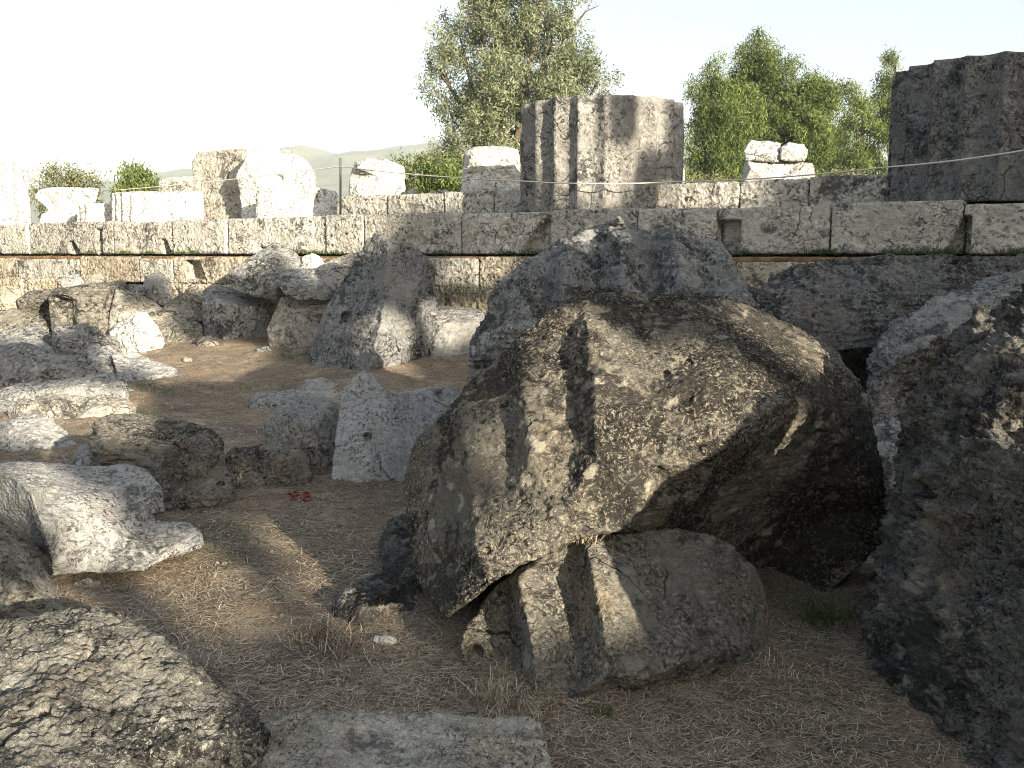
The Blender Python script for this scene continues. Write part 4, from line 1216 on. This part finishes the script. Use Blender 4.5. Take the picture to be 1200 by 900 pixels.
# ------------------------------------------------------------------ hills
def make_hills():
    m, nt, N, Lk, b = nodes_of("wooded_hillside")
    tc = N.new("ShaderNodeTexCoord")
    n1 = noise_n(nt, tc.outputs["Object"], 0.02, 8, 0.7)
    n2 = noise_n(nt, tc.outputs["Object"], 0.1, 4, 0.7)
    c = mixc(nt, rampf(nt, n1, .4, .6), (.05, .075, .03), (.13, .13, .06))
    c = mixc(nt, rampf(nt, n2, .55, .65), c, (.025, .04, .018))
    Lk.new(c, b.inputs["Base Color"])
    b.inputs["Roughness"].default_value = 1
    prof = [(-900, 245), (-300, 235), (100, 224), (200, 214), (300, 200), (345, 186), (372, 179), (395, 184), (415, 186), (440, 181), (480, 176), (600, 166), (800, 174), (1000, 192), (1500, 205), (2200, 230)]
    xs = np.arange(-900, 2200, 6.0)
    ry = np.interp(xs, [p[0] for p in prof], [p[1] for p in prof])
    ys = np.concatenate([np.linspace(600, 1500, 60), np.linspace(1520, 2600, 20)])
    pts = []
    for Y in ys:
        r = (xs - 600) / F
        X = r * 1500
        H = EYE + (298 - ry) / F * 1500
        k = sstep(600, 1500, np.full_like(xs, Y)) if Y <= 1500 else 1 - 0.7 * sstep(1500, 2600, np.full_like(xs, Y))
        q = np.stack([X, np.full_like(X, Y), 0 * X], 1)
        Z = H * k + k * (14 * (fbm(q / 160, 4)) + 2.5 * perlin(q / 14)) - 2
        pts.append(np.stack([X, np.full_like(X, Y), Z], 1))
    pts = np.vstack(pts)
    idx = np.arange(len(pts)).reshape(len(ys), len(xs))
    f = np.stack([idx[:-1, :-1], idx[:-1, 1:], idx[1:, 1:], idx[1:, :-1]], -1).reshape(-1)
    o = put("hills", np_mesh("hills", pts, f, 4), m, (0, 0, 0))
    tag(o, "low wooded hills fading into haze", kind="structure")
make_hills()

# ------------------------------------------------------------------ the trees behind the viewpoint, leaves cut away where sunlight should fall
bpy.context.view_layer.update()
DG = bpy.context.evaluated_depsgraph_get()
LIT = [
    [(640, 520), (700, 470), (770, 440), (860, 428), (917, 466), (842, 527), (800, 530), (740, 535), (650, 565)],
    [(508, 695), (552, 650), (640, 606), (750, 560), (838, 528), (748, 618), (672, 636), (610, 665), (522, 725)],
    [(694, 366), (712, 392), (750, 418), (745, 430), (704, 440), (695, 400)],
    [(880, 375), (935, 392), (955, 425), (905, 405)],
    [(682, 628), (738, 620), (744, 650), (732, 692), (706, 676)],
    [(1138, 390), (1205, 372), (1205, 402), (1142, 402)],
    [(1188, 488), (1212, 452), (1212, 538), (1190, 526)],
    [(450, 372), (478, 382), (466, 438), (436, 428)], [(500, 360), (570, 362), (560, 380), (510, 400)],
    [(36, 562), (62, 556), (58, 582), (40, 582)], [(85, 600), (130, 600), (130, 640), (95, 632)],
    [(185, 668), (235, 655), (285, 712), (215, 722)],
    [(5, 460), (165, 460), (165, 500), (5, 505)], [(125, 365), (195, 365), (195, 425), (125, 425)],
    [(195, 402), (300, 402), (295, 440), (190, 445)],
    [(0, 770), (110, 755), (160, 800), (225, 850), (200, 885), (0, 860)], [(120, 745), (185, 790), (215, 820), (160, 800)],
    [(540, 300), (585, 298), (585, 320), (540, 322)], [(634, 110), (700, 108), (705, 200), (640, 190)], [(700, 180), (740, 180), (720, 235), (690, 235)],
    [(752, 120), (775, 120), (772, 170), (750, 165)], [(0, 330), (62, 330), (62, 400), (0, 400)], [(62, 325), (130, 325), (130, 380), (62, 380)],
    [(800, 215), (870, 215), (870, 236), (800, 240)],
    [(400, 245), (470, 240), (440, 292), (385, 295)],
]
SH = np.array(S_DIR)
U_ = np.array((math.cos(R_(SUN_AZ)), math.sin(R_(SUN_AZ)), 0))
V_ = np.cross(U_, SH)
if V_[2] < 0:
    V_ = -V_
CELL = 0.10
GN = 260
lit_map = np.zeros((GN, GN), bool)
shd_map = np.zeros((GN, GN), bool)
def cell(p):
    p = np.atleast_2d(p)
    return np.stack([(p @ U_ + 8) / CELL, (p @ V_ + 4) / CELL], 1).astype(int).clip(0, GN - 1)
def mark_targets():
    gx, gy = np.meshgrid(np.arange(2, 1200, 5.0), np.arange(60, 900, 5.0))
    px, py = gx.ravel(), gy.ravel()
    q = np.stack([px, py], 1)
    lit = np.zeros(len(q), bool)
    for poly in LIT:
        lit |= in_poly(q, poly)
    wallside = (px < 392) & (py < 345)
    for i in range(len(q)):
        r = ray(px[i], py[i])
        ok, loc, nor, *_ = scene.ray_cast(DG, (0, 0, EYE), tuple(r))
        if not ok:
            continue
        l = lit[i] or (wallside[i] and (np.array(loc)[:2] - W0) @ N_ < 0.62)
        if loc.y > 15.5 and py[i] < 240:
            l = True
        if loc.y > 30:
            continue
        c = cell(np.array(loc))[0]
        if l:
            if nor.dot(S_DIR) > -0.2:
                lit_map[c[0], c[1]] = True
        else:
            shd_map[c[0], c[1]] = True
mark_targets()
def dil(m, k):
    o = m.copy()
    for i in range(-k, k + 1):
        for j in range(-k, k + 1):
            if i * i + j * j <= k * k + 1:
                o |= np.roll(np.roll(m, i, 0), j, 1)
    return o
lit_d = dil(lit_map, 1)
shd_d = dil(shd_map, 3)
def shade_keep(cs, strict=False):
    c = cell(cs)
    ok = ~lit_d[c[:, 0], c[:, 1]]
    if strict:
        return ok
    need = shd_d[c[:, 0], c[:, 1]]
    return ok & (need | (np.random.default_rng(1).random(len(cs)) < 0.25))
SHH = np.array((SH[0], SH[1], 0)) / math.hypot(SH[0], SH[1])
labs = ["broad leafy tree standing furthest left behind the viewpoint", "broad leafy tree second from the left behind the viewpoint", "broad leafy tree in the middle of the row behind the viewpoint",
        "tall leafy tree second from the right behind the viewpoint", "tall leafy tree furthest right behind the viewpoint"]
for (u, D, zlo, zhi, r), lab in zip(((-1.0, 17, 2.6, 8.0, 2.7), (3.35, 15.5, 2.6, 9.0, 2.7), (6.7, 17.5, 3.0, 10.0, 2.6), (9.6, 16, 3.4, 12.0, 2.7), (12.6, 18, 3.6, 13.0, 2.9)), labs):
    b0 = U_ * u + SHH * D
    b0[2] = 0
    L = []
    nl = 7
    for k in range(nl):
        z = zlo + 1 + (zhi - zlo - 1.6) * k / (nl - 1)
        ang = k * 2.4
        rr = r * (0.42 if k < nl - 1 else 0.1)
        L.append((b0 + np.array((math.cos(ang) * rr, math.sin(ang) * rr, z)), r * (.85 if k < nl - 2 else .65), 1.5, 1.0))
    tree("plane_tree", lab, "tree", b0, L, 24 if u < 8 else 30, (40, .20, .11), M_BUSH, .26, "row of trees behind the viewpoint", spread=.12, up=.1, keep=shade_keep, shell=.2, hole=-2)

# ------------------------------------------------------------------ straw, grass, leaves
def strands(name, base, hgt, lean, width, mat, label, seed=0, flat=False):
    rng = np.random.default_rng(seed)
    n = len(base)
    ang = rng.uniform(0, 2 * np.pi, n)
    d = np.stack([np.cos(ang), np.sin(ang), np.zeros(n)], 1)
    if flat:
        d[:, 2] = rng.normal(0.02, 0.06, n)
        a = base
        e = base + d * hgt[:, None]
        mid = (a + e) / 2 + np.stack([-d[:, 1], d[:, 0], np.abs(rng.normal(0, .25, n))], 1) * (hgt * rng.normal(0, .05, n))[:, None]
    else:
        e = base + np.stack([d[:, 0] * lean, d[:, 1] * lean, np.ones(n)], 1) * hgt[:, None]
        a = base
        mid = (a + e) / 2 + np.array((0, 0, 1)) * (hgt * .12)[:, None]
    s = np.stack([-d[:, 1], d[:, 0], np.zeros(n)], 1) * width[:, None] * .5
    co = np.stack([a - s, a + s, mid + s, mid - s, e + s * .3, e - s * .3], 1).reshape(-1, 3)
    k = np.arange(n)[:, None] * 6
    f = np.concatenate([k + (0, 1, 2, 3), k + (3, 2, 4, 5)], 1).reshape(-1)
    me = np_mesh(name, co, f, 4, smooth=False)
    at = me.attributes.new("tint", 'FLOAT', 'FACE')
    tv = np.repeat(np.clip(rng.beta(.8, 1.6, n), 0, 1), 2).astype(np.float32)
    at.data.foreach_set("value", tv[:len(me.polygons)])
    o = put(name, me, mat, (0, 0, 0))
    tag(o, label, kind="stuff")
    return o

def scatter_straw():
    rng = np.random.default_rng(21)
    n = 200000
    px = rng.uniform(-40, 1240, n)
    py = 395 + 520 * rng.random(n) ** 0.75
    r = np.stack([(px - 600) / F, CP + (450 - py) / F * SP, -SP + (450 - py) / F * CP], 1)
    t = -EYE / r[:, 2]
    b = np.stack([r[:, 0] * t, r[:, 1] * t, np.zeros(n)], 1)
    b = b[b[:, 1] < 19]
    patch = fbm(b / 0.7, 3) + rng.normal(0, .25, len(b))
    b = b[patch > -0.02]
    b[:, 2] = ground_h(b[:, 0], b[:, 1]) + bank_h(b[:, 0], b[:, 1]) + rng.uniform(0.001, 0.012, len(b))
    h = rng.uniform(.015, .06, len(b)) * (1 + b[:, 1] / 10) * np.where(rng.random(len(b)) < .06, 2.2, 1)
    w = (.0009 + .0006 * b[:, 1]) * rng.uniform(.6, 1.3, len(b))
    strands("straw_litter", b, h, None, w, M_STRAW, "pale dry straw and needles strewn over the earth", 5, True)

scatter_straw()

def tufts(name, spots, per, mat, label, seed):
    rng = np.random.default_rng(seed)
    B, H = [], []
    for (px, py, rad, h, z) in spots:
        c = on_ground(px, py, 0) if z is None else z
        k = int(per)
        off = rng.normal(size=(k, 2)) * rad
        q = np.stack([c[0] + off[:, 0], c[1] + off[:, 1] * .7, np.full(k, c[2] - .005)], 1)
        if z is None:
            q[:, 2] = ground_h(q[:, 0], q[:, 1]) + bank_h(q[:, 0], q[:, 1]) - .005
        B.append(q)
        H.append((h if mat is M_GRASS else h * .65) * rng.uniform(.4, 1.1, k))
    B, H = np.vstack(B), np.concatenate(H)
    w = .0014 + .0004 * B[:, 1]
    strands(name, B, H, rng.uniform(.1, 1.8, len(B)), w * rng.uniform(.7, 1.3, len(B)), mat, label, seed)

step_weeds = []
for px in (55, 110, 150, 178, 215, 232, 345, 362, 372, 395, 470, 480, 520, 590, 620, 640, 868, 950, 960, 968, 1040, 1065, 1088, 1100, 1110, 1180, 1190):
    step_weeds.append((px, 0, .07, .07, wall_pt(wall_u(px, .06), .06, 1.61)))
tufts("green_grass", [(205, 462, .25, .07, None), (170, 460, .2, .08, None), (165, 486, .12, .07, None), (265, 404, .2, .08, None), (290, 405, .2, .08, None), (225, 408, .15, .09, None),
                      (330, 432, .12, .1, None), (300, 462, .2, .06, None), (350, 440, .15, .08, None), (270, 635, .18, .05, None), (255, 650, .14, .05, None),
                      (965, 735, .06, .16, None), (958, 728, .05, .14, None), (995, 735, .07, .06, None), (705, 835, .02, .04, None), (505, 440, .06, .16, None),
                      (385, 545, .03, .1, None), (1030, 510, .2, .12, None), (1015, 508, .2, .1, None), (530, 350, .15, .12, wall_pt(wall_u(535, .9), .9, 1.13))] + step_weeds,
      60, M_GRASS, "short green grass and weeds sprouting at stone feet and step joints", 8)
tufts("dry_grass", [(385, 742, .06, .12, None), (395, 752, .08, .09, None), (372, 745, .07, .07, None), (410, 758, .08, .06, None), (570, 818, .05, .13, None), (590, 825, .07, .1, None), (605, 835, .08, .08, None),
                    (620, 848, .08, .07, None), (905, 790, .06, .06, None), (720, 846, .1, .04, None), (690, 624, .04, .07, P(690, 632, 3.92))],
      90, M_STRAW, "dry yellow grass standing at the foot of the stones", 9)

def chips():
    rng = np.random.default_rng(31)
    V, Fc = [], []
    n = 0
    while n < 420:
        px, py = rng.uniform(-20, 1220), 400 + 500 * rng.random() ** .8
        c = on_ground(px, py)
        if c[1] > 15:
            continue
        n += 1
        c[2] = float(ground_h(c[None, 0], c[None, 1])[0])
        s = rng.uniform(.003, .009) * (1 + c[1] / 9)
        R = Matrix.Rotation(rng.uniform(0, 6.28), 3, 'Z')
        k = len(V)
        base = [(-1, -.7, -.3), (.9, -.8, -.3), (1.1, .6, -.3), (-.8, .9, -.3), (-.6, -.5, .7), (.5, -.6, .9), (.7, .3, .6), (-.4, .6, .8)]
        for p in base:
            q = R @ Vector(np.array(p) * s * rng.uniform(.7, 1.25, 3))
            V.append((c[0] + q.x, c[1] + q.y, c[2] + q.z + s * .15))
        Fc += [tuple(k + i for i in t) for t in ((0, 3, 2, 1), (4, 5, 6, 7), (0, 1, 5, 4), (1, 2, 6, 5), (2, 3, 7, 6), (3, 0, 4, 7))]
    me = bpy.data.meshes.new("stone_chips")
    me.from_pydata(V, [], Fc)
    o = put("stone_chips", me, simple("chip_stone", (0.24, 0.21, 0.17), 0.95, 0.5, 20), (0, 0, 0))
    tag(o, "small stone chips and grit scattered over the earth", kind="stuff")
chips()

def red_leaves():
    rng = np.random.default_rng(4)
    V, Fc = [], []
    for i in range(16):
        c = on_ground(rng.uniform(338, 362), rng.uniform(583, 592), 0)
        c[2] = float(ground_h(c[None, 0], c[None, 1])[0]) + rng.uniform(.01, .03)
        a = rng.uniform(0, 6.28)
        d = np.array((math.cos(a), math.sin(a), rng.normal(0, .3))) * rng.uniform(.02, .04)
        s = np.array((-math.sin(a), math.cos(a), rng.normal(0, .5))) * rng.uniform(.008, .014)
        up = np.array((0, 0, .008))
        k = len(V)
        V += [tuple(c - d), tuple(c + s + up), tuple(c + d), tuple(c - s + up), tuple(c - (0, 0, .002))]
        Fc += [(k, k + 1, k + 4), (k + 1, k + 2, k + 4), (k + 2, k + 3, k + 4), (k + 3, k, k + 4)]
    me = bpy.data.meshes.new("fallen_leaves")
    me.from_pydata(V, [], Fc)
    o = put("fallen_leaves", me, M_RED, tuple(on_ground(350, 588)))
    tag(o, "little heap of dry red leaves on the straw before the two-toned block", "leaves")
red_leaves()

# ------------------------------------------------------------------ hazy summer air
hz = box_mesh((200, 1500), (1, 0), (0, 1), 6000, 6000, -8, 195)
hm = bpy.data.materials.new("pale_air")
hm.use_nodes = True
hn = hm.node_tree
hn.nodes.remove(hn.nodes["Principled BSDF"])
pv = hn.nodes.new("ShaderNodeVolumePrincipled")
pv.inputs["Color"].default_value = (0.80, 0.90, 1.0, 1)
pv.inputs["Density"].default_value = 0.00042
hn.links.new(pv.outputs[0], hn.nodes["Material Output"].inputs["Volume"])
o = put("haze", hz, hm, (200, 1500, -8))
tag(o, "pale summer haze veiling the hills", kind="stuff")
